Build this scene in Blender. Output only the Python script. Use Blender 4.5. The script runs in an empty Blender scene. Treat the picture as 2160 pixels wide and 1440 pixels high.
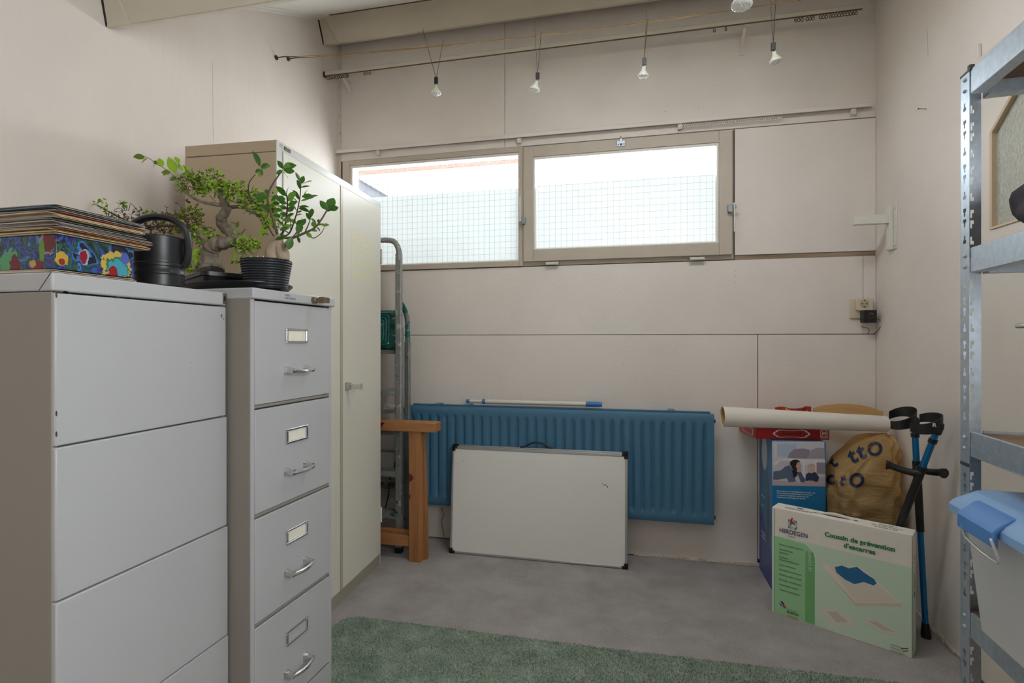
import bpy, bmesh, math, random
from mathutils import Vector, Matrix
from mathutils.bvhtree import BVHTree
random.seed(7)
S = bpy.context.scene
COL = S.collection
# ------------------------------------------------------------------ camera
FPX = 1118.0; YAW = math.radians(12.9); CH = 1.2
CA, SA = math.cos(YAW), math.sin(YAW)
cam_d = bpy.data.cameras.new('camera'); cam = bpy.data.objects.new('camera', cam_d); COL.objects.link(cam)
cam.location = (0, 0, CH); cam.rotation_euler = (math.pi/2, 0, YAW)
cam_d.sensor_width = 36; cam_d.lens = FPX/2160*36; cam_d.clip_start = .02; cam_d.clip_end = 200
S.camera = cam
# ------------------------------------------------------------------ sky (flat overcast)
SKY = 5.0
w = bpy.data.worlds.new('overcast'); S.world = w; w.use_nodes = True
bg = w.node_tree.nodes['Background']; bg.inputs['Color'].default_value = (.93, .96, 1, 1); bg.inputs['Strength'].default_value = SKY
# ------------------------------------------------------------------ view
S.view_settings.view_transform = 'Standard'; S.view_settings.look = 'None'
S.view_settings.gamma = 1; S.view_settings.use_curve_mapping = False
S.view_settings.exposure = 1.68
XL, XR, YB, YR = -1.841, 1.207, 3.05, -1.7       # room faces: left, right, back, rear
# sampling portals in the window and the two added openings (they guide daylight, they give none)
def portal(name, loc, rot, sx, sy):
    l = bpy.data.lights.new(name, 'AREA'); l.shape = 'RECTANGLE'; l.size = sx; l.size_y = sy
    l.cycles.is_portal = True
    o = bpy.data.objects.new(name, l); o.location = loc; o.rotation_euler = rot; COL.objects.link(o)
portal('portal_back', (-.62, 3.22, 1.99), (math.radians(-90), 0, 0), 2.3, .7)
portal('portal_roof', (.15, 1.875-.045, 2.652+.09), (math.atan(.506), 0, 0), 1.3, .37)
portal('portal_side', (XR+.16, .0, 1.70), (0, math.radians(90), 0), 1.1, 1.1)

# ------------------------------------------------------------------ pixel helpers (directions only)
def ray(x, y):
    u = (x-1080)/FPX
    return Vector((u*CA-SA, u*SA+CA, (720-y)/FPX))
O = Vector((0, 0, CH))
def P(x, y, t): return O+ray(x, y)*t
def onZ(x, y, z=0.): d = ray(x, y); return O+d*((z-CH)/d.z)
def onX(x, y, X): d = ray(x, y); return O+d*(X/d.x)
def onY(x, y, Y): d = ray(x, y); return O+d*(Y/d.y)

# ------------------------------------------------------------------ materials
def lin(c):
    return tuple(((v/255)/12.92 if v/255 <= .04045 else ((v/255+.055)/1.055)**2.4) for v in c)
MATS = {}
def mat(name, rgb, rough=.5, metal=0., var=0., vscale=8., bump=0., bscale=200., rgb2=None, stretch=None, spec=.5, transl=0., coat=0.):
    if name in MATS: return MATS[name]
    m = bpy.data.materials.new(name); m.use_nodes = True; nt = m.node_tree; N = nt.nodes; K = nt.links
    b = N['Principled BSDF']; c = lin(rgb)
    b.inputs['Base Color'].default_value = (*c, 1); b.inputs['Roughness'].default_value = rough
    b.inputs['Metallic'].default_value = metal; b.inputs['Specular IOR Level'].default_value = spec
    if coat: b.inputs['Coat Weight'].default_value = coat
    tc = N.new('ShaderNodeTexCoord'); mp = N.new('ShaderNodeMapping'); K.new(tc.outputs['Object'], mp.inputs[0])
    if stretch: mp.inputs['Scale'].default_value = stretch
    if var or rgb2:
        n = N.new('ShaderNodeTexNoise'); n.inputs['Scale'].default_value = vscale; n.inputs['Detail'].default_value = 6; n.inputs['Roughness'].default_value = .6
        K.new(mp.outputs[0], n.inputs['Vector'])
        r = N.new('ShaderNodeValToRGB'); K.new(n.outputs[0], r.inputs[0])
        c2 = lin(rgb2) if rgb2 else tuple(min(1, x*(1+var)) for x in c)
        c1 = c if rgb2 else tuple(x*(1-var) for x in c)
        r.color_ramp.elements[0].position = .32; r.color_ramp.elements[1].position = .68
        r.color_ramp.elements[0].color = (*c1, 1); r.color_ramp.elements[1].color = (*c2, 1)
        K.new(r.outputs[0], b.inputs['Base Color'])
    if bump:
        n2 = N.new('ShaderNodeTexNoise'); n2.inputs['Scale'].default_value = bscale; n2.inputs['Detail'].default_value = 4
        K.new(mp.outputs[0], n2.inputs['Vector'])
        bp = N.new('ShaderNodeBump'); bp.inputs['Strength'].default_value = bump; bp.inputs['Distance'].default_value = .004
        K.new(n2.outputs[0], bp.inputs['Height']); K.new(bp.outputs[0], b.inputs['Normal'])
    if transl:
        t = N.new('ShaderNodeBsdfTranslucent'); t.inputs[0].default_value = (*[min(1, x*1.5) for x in c], 1)
        mx = N.new('ShaderNodeMixShader'); mx.inputs[0].default_value = transl
        K.new(b.outputs[0], mx.inputs[1]); K.new(t.outputs[0], mx.inputs[2]); K.new(mx.outputs[0], N['Material Output'].inputs[0])
    MATS[name] = m
    return m
def speckle(name, base, spots, scale, thr, rough=.7, metal=0., second=None):
    """base paint with blotches of other colours (paint splashes, chips)"""
    m = mat(name, base, rough, metal, .12, 30); nt = m.node_tree; N = nt.nodes; K = nt.links; b = N['Principled BSDF']
    prev = b.inputs['Base Color'].links[0].from_socket
    tc = N.new('ShaderNodeTexCoord')
    for i, (col, sc, th) in enumerate([(spots, scale, thr)]+(second or [])):
        n = N.new('ShaderNodeTexNoise'); n.inputs['Scale'].default_value = sc; n.inputs['Detail'].default_value = 5; n.inputs['Roughness'].default_value = .65
        mp = N.new('ShaderNodeMapping'); mp.inputs['Location'].default_value = (i*3.7, i*1.9, i*5.1)
        K.new(tc.outputs['Object'], mp.inputs[0]); K.new(mp.outputs[0], n.inputs['Vector'])
        r = N.new('ShaderNodeValToRGB'); r.color_ramp.elements[0].position = th; r.color_ramp.elements[1].position = th+.03
        r.color_ramp.elements[0].color = (0, 0, 0, 1); r.color_ramp.elements[1].color = (1, 1, 1, 1)
        K.new(n.outputs[0], r.inputs[0])
        mx = N.new('ShaderNodeMixRGB'); K.new(r.outputs[0], mx.inputs[0]); K.new(prev, mx.inputs[1]); mx.inputs[2].default_value = (*lin(col), 1)
        prev = mx.outputs[0]
    K.new(prev, b.inputs['Base Color'])
    return m
def wood(name, a, b_, axis=0, scale=30):
    m = mat(name, a, .55, rgb2=b_, vscale=scale, bump=.15, bscale=60,
            stretch=tuple(.06 if i == axis else 1 for i in range(3)))
    return m
def glass(name, tint=(1, 1, 1), refl=.06):
    m = bpy.data.materials.new(name); m.use_nodes = True; nt = m.node_tree; N = nt.nodes; K = nt.links
    N.remove(N['Principled BSDF'])
    t = N.new('ShaderNodeBsdfTransparent'); t.inputs[0].default_value = (*tint, 1)
    g = N.new('ShaderNodeBsdfGlossy'); g.inputs['Roughness'].default_value = .02
    mx = N.new('ShaderNodeMixShader'); mx.inputs[0].default_value = refl
    K.new(t.outputs[0], mx.inputs[1]); K.new(g.outputs[0], mx.inputs[2]); K.new(mx.outputs[0], N['Material Output'].inputs[0])
    MATS[name] = m; return m

WALL = mat('wall_paint', (228, 219, 211), .75, var=.045, vscale=2, bump=.25, bscale=55)
PLASTER = mat('left_wall_plaster', (230, 220, 211), .75, var=.035, vscale=2.5, bump=.5, bscale=26, stretch=(1, 1, .45))
CEIL = mat('ceiling_paint', (226, 222, 214), .7, var=.02, vscale=4)
BEAM = mat('beam_paint', (212, 202, 184), .55, var=.03, vscale=5, bump=.1, bscale=40)
GAPW = wood('bare_lath_wood', (120, 100, 78), (172, 152, 128), 0, 40)
DARK = mat('dark_gap', (45, 40, 36), .9)
STEEL = mat('steel', (190, 192, 195), .3, 1.)
CHROME = mat('chrome', (215, 216, 218), .16, 1.)
GALV = mat('galvanised_steel', (188, 200, 212), .42, .85, .1, 60)
BLACK = mat('black_plastic', (22, 22, 23), .45)
WHITEP = mat('white_plastic', (222, 218, 208), .4)
BRASS = mat('aged_brass', (150, 118, 62), .4, .9)
HOOKM = mat('dull_hook_metal', (84, 72, 58), .5, .6)

# ------------------------------------------------------------------ mesh helpers
class MB:
    def __init__(s): s.v = []; s.f = []
    def add(s, vs, fs):
        o = len(s.v); s.v += [tuple(v) for v in vs]; s.f += [tuple(i+o for i in f) for f in fs]; return s
    def box(s, x0, x1, y0, y1, z0, z1, M=None):
        vs = [Vector((x, y, z)) for x in (x0, x1) for y in (y0, y1) for z in (z0, z1)]
        if M is not None: vs = [M @ v for v in vs]
        return s.add(vs, [(0, 1, 3, 2), (4, 6, 7, 5), (0, 4, 5, 1), (2, 3, 7, 6), (0, 2, 6, 4), (1, 5, 7, 3)])
    def hexa(s, b, t):      # 4 bottom points, 4 top points (same winding, ccw seen from above)
        return s.add(list(b)+list(t), [(3, 2, 1, 0), (4, 5, 6, 7), (0, 1, 5, 4), (1, 2, 6, 5), (2, 3, 7, 6), (3, 0, 4, 7)])
    def tube(s, path, r, n=10, caps=True, sx=1., closed=False):
        path = [Vector(p) for p in path]; m = len(path)
        rs = r if isinstance(r, (list, tuple)) else [r]*m
        tang = []
        for i in range(m):
            a = path[i-1] if (i > 0 or closed) else path[i]; b = path[(i+1) % m] if (i < m-1 or closed) else path[i]
            tang.append((b-a).normalized())
        up = Vector((0, 0, 1)) if abs(tang[0].z) < .9 else Vector((1, 0, 0))
        nrm = (up-tang[0]*up.dot(tang[0])).normalized(); vs = []
        for i in range(m):
            nrm = (nrm-tang[i]*nrm.dot(tang[i])).normalized(); bn = tang[i].cross(nrm)
            for k in range(n):
                a = 2*math.pi*k/n; vs.append(path[i]+(nrm*math.cos(a)+bn*math.sin(a)*sx)*rs[i])
        fs = []
        for i in range(m if closed else m-1):
            j = (i+1) % m
            for k in range(n):
                l = (k+1) % n; fs.append((i*n+k, i*n+l, j*n+l, j*n+k))
        if caps and not closed:
            fs.append(tuple(range(n))[::-1]); fs.append(tuple((m-1)*n+k for k in range(n)))
        return s.add(vs, fs)
    def lathe(s, prof, n=24, M=None, close=True):
        vs = []; fs = []; m = len(prof)
        for r, z in prof:
            for k in range(n):
                a = 2*math.pi*k/n; vs.append(Vector((r*math.cos(a), r*math.sin(a), z)))
        for i in range(m-1):
            for k in range(n):
                l = (k+1) % n; fs.append((i*n+k, i*n+l, (i+1)*n+l, (i+1)*n+k))
        if close:
            fs.append(tuple(range(n))[::-1]); fs.append(tuple((m-1)*n+k for k in range(n)))
        if M is not None: vs = [M @ v for v in vs]
        return s.add(vs, fs)
    def prism(s, poly, fa, fb):   # poly list of 2d; fa,fb map 2d->3d for both ends
        n = len(poly)
        vs = [fa(*p) for p in poly]+[fb(*p) for p in poly]
        return s.add(vs, [tuple(range(n))[::-1], tuple(range(n, 2*n))]+[(i, (i+1) % n, n+(i+1) % n, n+i) for i in range(n)])
    def ball(s, c, r, n=10, m=7, sc=(1, 1, 1)):
        c = Vector(c); vs = [c+Vector((0, 0, -r*sc[2]))]; fs = []
        for i in range(1, m):
            th = math.pi*i/m
            for k in range(n):
                a = 2*math.pi*k/n
                vs.append(c+Vector((r*math.sin(th)*math.cos(a)*sc[0], r*math.sin(th)*math.sin(a)*sc[1], -r*math.cos(th)*sc[2])))
        vs.append(c+Vector((0, 0, r*sc[2])))
        for k in range(n): fs.append((0, 1+(k+1) % n, 1+k))
        for i in range(m-2):
            for k in range(n):
                l = (k+1) % n; a = 1+i*n; fs.append((a+k, a+l, a+n+l, a+n+k))
        e = len(vs)-1; a = 1+(m-2)*n
        for k in range(n): fs.append((a+k, a+(k+1) % n, e))
        return s.add(vs, fs)
    def mesh(s, name):
        me = bpy.data.meshes.new(name); me.from_pydata(s.v, [], s.f); me.update()
        bm = bmesh.new(); bm.from_mesh(me); bmesh.ops.recalc_face_normals(bm, faces=bm.faces); bm.to_mesh(me); bm.free()
        return me
    def build(s, name, m, parent=None, smooth=0, bevel=0, seg=2, recalc=True):
        me = s.mesh(name) if recalc else bpy.data.meshes.new(name)
        if not recalc: me.from_pydata(s.v, [], s.f); me.update()
        me.materials.append(m)
        if smooth:
            me.polygons.foreach_set('use_smooth', [True]*len(me.polygons))
            me.set_sharp_from_angle(angle=math.radians(smooth))
        o = bpy.data.objects.new(name, me); COL.objects.link(o)
        if parent: o.parent = parent
        if bevel:
            b = o.modifiers.new('bevel', 'BEVEL'); b.width = bevel; b.segments = seg; b.limit_method = 'ANGLE'; b.angle_limit = math.radians(40)
            if seg > 1 and not smooth:
                me.polygons.foreach_set('use_smooth', [True]*len(me.polygons)); me.set_sharp_from_angle(angle=math.radians(30))
        return o
def BX(*a): return MB().box(*a)
def tag(o, label, cat, group=None, kind=None):
    if label: o['label'] = label
    if cat: o['category'] = cat
    if group: o['group'] = group
    if kind: o['kind'] = kind
    return o
def thing(name, label, cat, loc=(0, 0, 0), rz=0, group=None, kind=None):
    o = bpy.data.objects.new(name, None); COL.objects.link(o); o.location = loc; o.rotation_euler = (0, 0, rz)
    o.empty_display_size = .05
    return tag(o, label, cat, group, kind)
def copy_tree(o, parent=None):
    c = o.copy(); COL.objects.link(c); c.parent = parent
    for ch in list(o.children):
        if ch.name != c.name: copy_tree(ch, c)
    return c
def rebase(o, base):
    """move a one-mesh thing's origin to its base point, mesh given in world coordinates"""
    base = Vector(base); o.data.transform(Matrix.Translation(-base)); o.location = base; return o
def text_obj(name, body, size, M, m, parent, align='LEFT', ext=.0002, sx=1., bold=0.):
    cu = bpy.data.curves.new(name, 'FONT'); cu.body = body; cu.size = size; cu.align_x = align; cu.extrude = ext; cu.offset = bold
    cu.resolution_u = 3
    tmp = bpy.data.objects.new('tmp', cu); me = bpy.data.meshes.new_from_object(tmp)
    bpy.data.objects.remove(tmp); bpy.data.curves.remove(cu)
    me.name = name; me.transform(M @ Matrix.Diagonal((sx, 1, 1, 1))); me.materials.clear(); me.materials.append(m)
    o = bpy.data.objects.new(name, me); COL.objects.link(o); o.parent = parent
    return o
def frame(org, u, v):
    """matrix mapping (a,b,c) -> org + a*u + b*v + c*(u x v)"""
    u = Vector(u).normalized(); v = Vector(v).normalized(); n = u.cross(v)
    return Matrix(((u.x, v.x, n.x, org[0]), (u.y, v.y, n.y, org[1]), (u.z, v.z, n.z, org[2]), (0, 0, 0, 1)))
def decal(name, polys, F, m, parent, off=.0003, th=.0002):
    mb = MB()
    for poly in polys:
        mb.prism(poly, lambda a, b: F @ Vector((a, b, off-th)), lambda a, b: F @ Vector((a, b, off)))
    o = mb.build(name, m, parent)
    if len(polys) > 1: o['kind'] = 'stuff'
    return o
def rect(x0, x1, y0, y1): return [(x0, y0), (x1, y0), (x1, y1), (x0, y1)]
def rrect(x0, x1, y0, y1, r, n=5):
    pts = []
    for cx, cy, a0 in ((x1-r, y0+r, -90), (x1-r, y1-r, 0), (x0+r, y1-r, 90), (x0+r, y0+r, 180)):
        for i in range(n+1):
            a = math.radians(a0+90*i/n); pts.append((cx+r*math.cos(a), cy+r*math.sin(a)))
    return pts
def ell(cx, cy, rx, ry, n=20, rot=0):
    c, s_ = math.cos(rot), math.sin(rot); out = []
    for i in range(n):
        a = 2*math.pi*i/n; x, y = rx*math.cos(a), ry*math.sin(a); out.append((cx+x*c-y*s_, cy+x*s_+y*c))
    return out
def smooth_path(pts, n=6):
    pts = [Vector(p) for p in pts]; out = []
    for i in range(len(pts)-1):
        p0 = pts[max(i-1, 0)]; p1 = pts[i]; p2 = pts[i+1]; p3 = pts[min(i+2, len(pts)-1)]
        for k in range(n):
            t = k/n
            out.append(.5*((2*p1)+(p2-p0)*t+(2*p0-5*p1+4*p2-p3)*t*t+(3*p1-p0-3*p2+p3)*t**3))
    out.append(pts[-1]); return out

# ================================================================== THE ROOM
CARPET = mat('grey_carpet', (142, 136, 133), .95, rgb2=(204, 199, 196), vscale=300, bump=.6, bscale=500, spec=.1)
# large faint stains over the heather
_nt = CARPET.node_tree; _b = _nt.nodes['Principled BSDF']; _src = _b.inputs['Base Color'].links[0].from_socket
_n = _nt.nodes.new('ShaderNodeTexNoise'); _n.inputs['Scale'].default_value = 4.5; _n.inputs['Detail'].default_value = 7; _n.inputs['Roughness'].default_value = .62
_tc = _nt.nodes.new('ShaderNodeTexCoord'); _nt.links.new(_tc.outputs['Object'], _n.inputs['Vector'])
_r = _nt.nodes.new('ShaderNodeValToRGB'); _r.color_ramp.elements[0].position = .35; _r.color_ramp.elements[1].position = .66
_r.color_ramp.elements[0].color = (.80, .78, .765, 1); _r.color_ramp.elements[1].color = (1.03, 1.025, 1.025, 1); _nt.links.new(_n.outputs[0], _r.inputs[0])
_m = _nt.nodes.new('ShaderNodeMixRGB'); _m.blend_type = 'MULTIPLY'; _m.inputs[0].default_value = 1
_nt.links.new(_src, _m.inputs[1]); _nt.links.new(_r.outputs[0], _m.inputs[2]); _nt.links.new(_m.outputs[0], _b.inputs['Base Color'])
tag(BX(XL-.2, XR+.2, YR-.2, YB+.2, -.12, 0).build('floor', CARPET), 'grey felt carpet floor', 'floor', kind='structure')
tag(BX(XL-.2, XL, YR-.2, YB+.2, 0, 3.5).build('wall_left', PLASTER), 'white plastered side wall behind the cabinets', 'wall', kind='structure')
RY0, RY1, RZ0, RZ1 = -.55, .55, 1.15, 2.25          # unseen window added in the right wall beside the camera for more daylight
mb = MB(); mb.box(XR, XR+.2, YR-.2, RY0, 0, 3.5); mb.box(XR, XR+.2, RY1, YB+.2, 0, 3.5); mb.box(XR, XR+.2, RY0, RY1, 0, RZ0); mb.box(XR, XR+.2, RY0, RY1, RZ1, 3.5)
wr = tag(mb.build('wall_right', WALL), 'white side wall behind the metal rack', 'wall', kind='structure')
# hairline cracks of the left wall
def crack(pts, wd, parent, m, nx):
    mb = MB()
    for a, b in zip(pts[:-1], pts[1:]):
        a = Vector(a); b = Vector(b); d = (b-a).normalized(); n = Vector(nx); q = d.cross(n)*wd*.5
        mb.add([a-q-n*.001, a+q-n*.001, b+q-n*.001, b-q-n*.001, a-q+n*.0006, a+q+n*.0006, b+q+n*.0006, b-q+n*.0006],
               [(0, 1, 2, 3), (4, 5, 6, 7), (0, 1, 5, 4), (1, 2, 6, 5), (2, 3, 7, 6), (3, 0, 4, 7)])
    return mb.build('crack', m, parent)
WL = bpy.data.objects['wall_left']
crack([onX(448, 130, XL), onX(449, 215, XL), onX(449, 260, XL), onX(450, 300, XL)], .0009, WL, mat('crack_grey', (178, 168, 156), .9), (1, 0, 0))
crack([onX(1958, 120, XR), onX(1957, 95, XR), onX(1956, 62, XR)], .0015, wr, MATS['crack_grey'], (-1, 0, 0))

# back wall: studs behind, boards in front, window opening
WX0, WX1, WZ0, WZ1 = -1.80, .528, 1.642, 2.342
mb = MB()
mb.box(XL-.2, WX0, YB+.013, YB+.2, 0, 3.5); mb.box(WX1, XR+.2, YB+.013, YB+.2, 0, 3.5)
mb.box(WX0, WX1, YB+.013, YB+.2, 0, WZ0); mb.box(WX0, WX1, YB+.013, YB+.2, WZ1, 3.5)
wb = tag(mb.build('wall_back', mat('dark_backing', (70, 60, 52), .9)), 'white panelled back wall with a high window', 'wall', kind='structure')
for x0, x1, z0, z1, m in [(-1.817, -.7435, 2.347, 3.4, WALL), (-.7415, XR, 2.347, 3.4, WALL), (.532, XR-.001, 1.664, 2.3425, WALL),
                          (-1.817, 1.1478, 1.2395, 1.638, WALL), (1.1495, XR-.001, 1.2395, 1.638, WALL),
                          (-1.817, .6455, .006, 1.2365, WALL), (.6495, XR-.001, .04, 1.2365, WALL)]:
    BX(x0, x1, YB, YB+.013, z0, z1).build('panel', m, wb, bevel=.0015, seg=1)
BX(.66, XR, YB+.002, YB+.013, .004, .04).build('skirting_strip', WALL, wb)
BX(.532, XR-.001, YB+.006, YB+.013, 1.639, 1.6625).build('lath', GAPW, wb)
STAINPOST = speckle('stained_post_paint', (214, 206, 194), (96, 86, 78), 9, .62, .8)
BX(XL, -1.8195, YB+.002, YB+.013, 0, 3.4).build('corner_post', STAINPOST, wb, bevel=.001, seg=1)
mb = MB()    # pencil-dot row and drill dots
for x, y in ((1551, 571), (1551, 583), (1551, 595), (1474, 226), (1403, 235)):
    p = onY(x, y, YB); mb.box(p.x-.0016, p.x+.0016, YB-.0004, YB+.001, p.z-.0016, p.z+.0016)
mb.build('drill_hole', DARK, wb)
PEEL = mat('flaking_plaster', (206, 194, 180), .9, var=.08, vscale=40, bump=.8, bscale=60)
mb = MB()
random.seed(3)
x = .0
while x < XR-.02:
    wv = random.uniform(.02, .05); mb.box(x, x+wv, YB-random.uniform(.003, .009), YB+.002, .0, random.uniform(.008, .022)); x += wv
mb.build('plaster_crumbs', PEEL, wb, bevel=.003, seg=1)
mb = MB(); y = 1.6
while y < YB-.02:
    wv = random.uniform(.02, .06); mb.box(XR-random.uniform(.004, .011), XR+.002, y, y+wv, .0, random.uniform(.01, .028)); y += wv
mb.build('plaster_crumbs', PEEL, wr, bevel=.003, seg=1)
crack([onY(932, 1070, YB-.001), onY(936, 1085, YB-.001), onY(931, 1100, YB-.001), onY(937, 1132, YB-.001)], .004, wb, mat('crack_dark', (120, 108, 98), .9), (0, -1, 0))

# roof: steep board ceiling between the beams, low flat ceiling over the camera
def zc(Y): return 2.893+.506*(Y-2.352)
KX0, KX1, KY0, KY1 = -.5, .8, 1.72, 2.03          # unseen roof light added between the beams for more daylight
mb = MB()
def roofq(mb, X0, X1, Y0, Y1, lo, hi):
    mb.hexa([(X0, Y0, zc(Y0)+lo), (X1, Y0, zc(Y0)+lo), (X1, Y1, zc(Y1)+lo), (X0, Y1, zc(Y1)+lo)], [(X0, Y0, zc(Y0)+hi), (X1, Y0, zc(Y0)+hi), (X1, Y1, zc(Y1)+hi), (X0, Y1, zc(Y1)+hi)])
for q in ((XL-.2, KX0, 1.5, YB+.2), (KX1, XR+.2, 1.5, YB+.2), (KX0, KX1, 1.5, KY0), (KX0, KX1, KY1, YB+.2)): roofq(mb, *q, 0, .1)
mb.box(XL-.2, XR+.2, YR-.2, 1.51, 2.44, 2.56)
ce = tag(mb.build('ceiling', CEIL), 'white sloping board ceiling', 'ceiling', kind='structure')
mb = MB()   # cornice strip along left wall and the open brown joint in front of the second beam
def slope_bar(X0, X1, Y0, Y1, t, m, nm):
    q = MB(); q.hexa([(X0, Y0, zc(Y0)-t), (X1, Y0, zc(Y0)-t), (X1, Y1, zc(Y1)-t), (X0, Y1, zc(Y1)-t)],
                     [(X0, Y0, zc(Y0)+.002), (X1, Y0, zc(Y0)+.002), (X1, Y1, zc(Y1)+.002), (X0, Y1, zc(Y1)+.002)])
    return q.build(nm, m, ce)
slope_bar(XL, XL+.035, 1.6, 2.86, .012, CEIL, 'cornice')
slope_bar(XL+.035, XL+.07, 1.6, 2.86, .005, CEIL, 'cornice')
slope_bar(XL+.10, XL+.78, 2.785, 2.815, .0015, mat('brown_joint', (84, 52, 34), .8), 'open_joint')
def beam(name, pts, label):
    mb = MB(); mb.prism(pts, lambda y, z: Vector((XL+.004, y, z)), lambda y, z: Vector((XR, y, z)))
    return tag(mb.build(name, BEAM, bevel=.004), label, 'beam', kind='structure')
b1 = beam('trim_1', [(1.532, 2.324), (1.607, 2.368), (1.56, 2.58), (1.487, 2.545)], 'white roof beam over the filing cabinets')
b2 = beam('trim_2', [(2.895, 3.006), (2.985, 3.05), (2.93, 3.20), (2.83, 3.145)], 'white roof beam close to the window wall')
for bm_, p, q, tz in ((b1, (1.532, 2.324), (1.607, 2.368), (1.487, 2.545)), (b2, (2.895, 3.006), (2.985, 3.05), (2.83, 3.145))):
    # end boards with a slanted edge, and the dark crack against the wall
    d = Vector((0, tz[0]-p[0], tz[1]-p[1])); u = d.normalized(); n = Vector((0, -u.z, u.y))
    if n.y > 0: n = -n
    a = Vector((XL+.004, p[0], p[1]))+n*.0
    mb = MB(); poly = [(0, 0), (.095, 0), (.03, d.length), (0, d.length)]
    mb.prism(poly, lambda s_, t_: a+Vector((1, 0, 0))*s_+u*t_-n*.002, lambda s_, t_: a+Vector((1, 0, 0))*s_+u*t_+n*.006)
    mb.build('end_board', BEAM, bm_, bevel=.001, seg=1)
    mb = MB(); mb.prism([(-.004, d.length*.02), (.003, 0.01), (.005, d.length*.5), (.004, d.length), (-.004, d.length)],
                        lambda s_, t_: a+Vector((1, 0, 0))*s_+u*t_-n*.001, lambda s_, t_: a+Vector((1, 0, 0))*s_+u*t_+n*.0075)
    mb.build('end_crack', DARK, bm_)

# rear wall behind the camera
tag(BX(XL-.2, XR+.2, YR-.2, YR, 0, 2.6).build('wall_rear', WALL), 'white wall opposite the window wall', 'wall', kind='structure')
FRAMEP = mat('window_frame_paint', (190, 178, 163), .5, var=.04, vscale=12)
BEAD = mat('glazing_bead_paint', (226, 222, 214), .45)
PANE = glass('window_glass', (.97, .985, .98), .05)
w2 = thing('added_roof_light', 'unseen roof light added in the sloping ceiling to let in more daylight', 'window', (0, 0, 0), kind='structure')
mb = MB()
for q in ((KX0, KX0+.05, KY0, KY1), (KX1-.05, KX1, KY0, KY1), (KX0+.05, KX1-.05, KY0, KY0+.05), (KX0+.05, KX1-.05, KY1-.05, KY1)): roofq(mb, *q, .03, .09)
mb.build('frame', BEAD, w2)
w3 = thing('added_side_window', 'unseen side window added in the right wall to let in more daylight', 'window', (0, 0, 0), kind='structure')
mb = MB()
for y0, y1, z0, z1 in ((RY0, RY1, RZ0, RZ0+.05), (RY0, RY1, RZ1-.05, RZ1), (RY0, RY0+.05, RZ0+.05, RZ1-.05), (RY1-.05, RY1, RZ0+.05, RZ1-.05)):
    mb.box(XR+.05, XR+.12, y0, y1, z0, z1)
mb.build('frame', FRAMEP, w3)
BX(XR+.085, XR+.09, RY0+.05, RY1-.05, RZ0+.05, RZ1-.05).build('pane', PANE, w3)
mb = MB(); roofq(mb, KX0+.05, KX1-.05, KY0+.05, KY1-.05, .06, .066); mb.build('pane', PANE, w2)

# ------------------------------------------------------------------ the high window
w1 = thing('window_1', 'wide high window with a fixed wired pane and a tilting sash', 'window', (0, YB, WZ0), kind='structure')
w1o = Vector((0, YB, WZ0))
def W(mb, name, m, bevel=.002, parent=None, **k):
    o = mb.build(name, m, parent or w1, bevel=bevel, **k); o.data.transform(Matrix.Translation(-w1o)); return o
def ring(x0, x1, z0, z1, wl, wr_, wb_, wt, y0, y1):
    mb = MB(); mb.box(x0, x0+wl, y0, y1, z0, z1); mb.box(x1-wr_, x1, y0, y1, z0, z1)
    mb.box(x0+wl, x1-wr_, y0, y1, z0, z0+wb_); mb.box(x0+wl, x1-wr_, y0, y1, z1-wt, z1); return mb
G1 = (-1.735, -.661, 1.679, 2.297); G2 = (-.558, .438, 1.738, 2.257)     # visible glass
W(ring(WX0, -.628, WZ0, WZ1, .05, .025, .03, .03, YB-.012, YB+.10), 'frame', FRAMEP)
mb = MB(); mb.box(-.628, WX1-.001, YB-.004, YB+.10, WZ0, 1.668); mb.box(-.628, WX1-.001, YB-.004, YB+.10, 2.331, WZ1); mb.box(.518, WX1-.001, YB+.004, YB+.10, 1.668, 2.331)
W(mb, 'frame', FRAMEP)
W(ring(-1.75, -.653, 1.672, 2.312, .018, .009, .008, .017, YB-.006, YB+.05), 'glazing_bead', BEAD, .003)
sash = W(ring(-.6245, .515, 1.665, 2.330, .058, .066, .066, .060, YB-.028, YB+.05), 'sash', FRAMEP)
W(ring(-.567, .449, 1.730, 2.271, .010, .012, .009, .016, YB-.022, YB+.03), 'glazing_bead', BEAD, .003, parent=sash)
for (x0, x1, z0, z1), par, off in ((G1, w1, .052), (G2, sash, .032)):
    W(BX(x0-.006, x1+.006, YB+off, YB+off+.006, z0-.006, z1+.006), 'pane', PANE, 0, par)
FILM = bpy.data.materials.new('frosted_film'); FILM.use_nodes = True
_N = FILM.node_tree.nodes; _K = FILM.node_tree.links; _N.remove(_N['Principled BSDF'])
_t = _N.new('ShaderNodeBsdfTranslucent'); _t.inputs[0].default_value = (.165, .168, .168, 1)
_d = _N.new('ShaderNodeBsdfDiffuse'); _d.inputs[0].default_value = (.7, .72, .72, 1)
_a = _N.new('ShaderNodeAddShader'); _K.new(_t.outputs[0], _a.inputs[0]); _K.new(_d.outputs[0], _a.inputs[1])
_x = _N.new('ShaderNodeMixShader'); _x.inputs[0].default_value = .04; _tr = _N.new('ShaderNodeBsdfTransparent')
_K.new(_a.outputs[0], _x.inputs[1]); _K.new(_tr.outputs[0], _x.inputs[2]); _K.new(_x.outputs[0], _N['Material Output'].inputs[0])
FILMZ = 2.122
for (x0, x1, z0, z1), par, off in ((G1, w1, .06), (G2, sash, .04)):
    W(BX(x0-.006, x1+.006, YB+off, YB+off+.0008, z0-.006, FILMZ), 'frosted_film', FILM, 0, par)
WIRE = mat('glass_wire', (150, 156, 156), .6)
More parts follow.
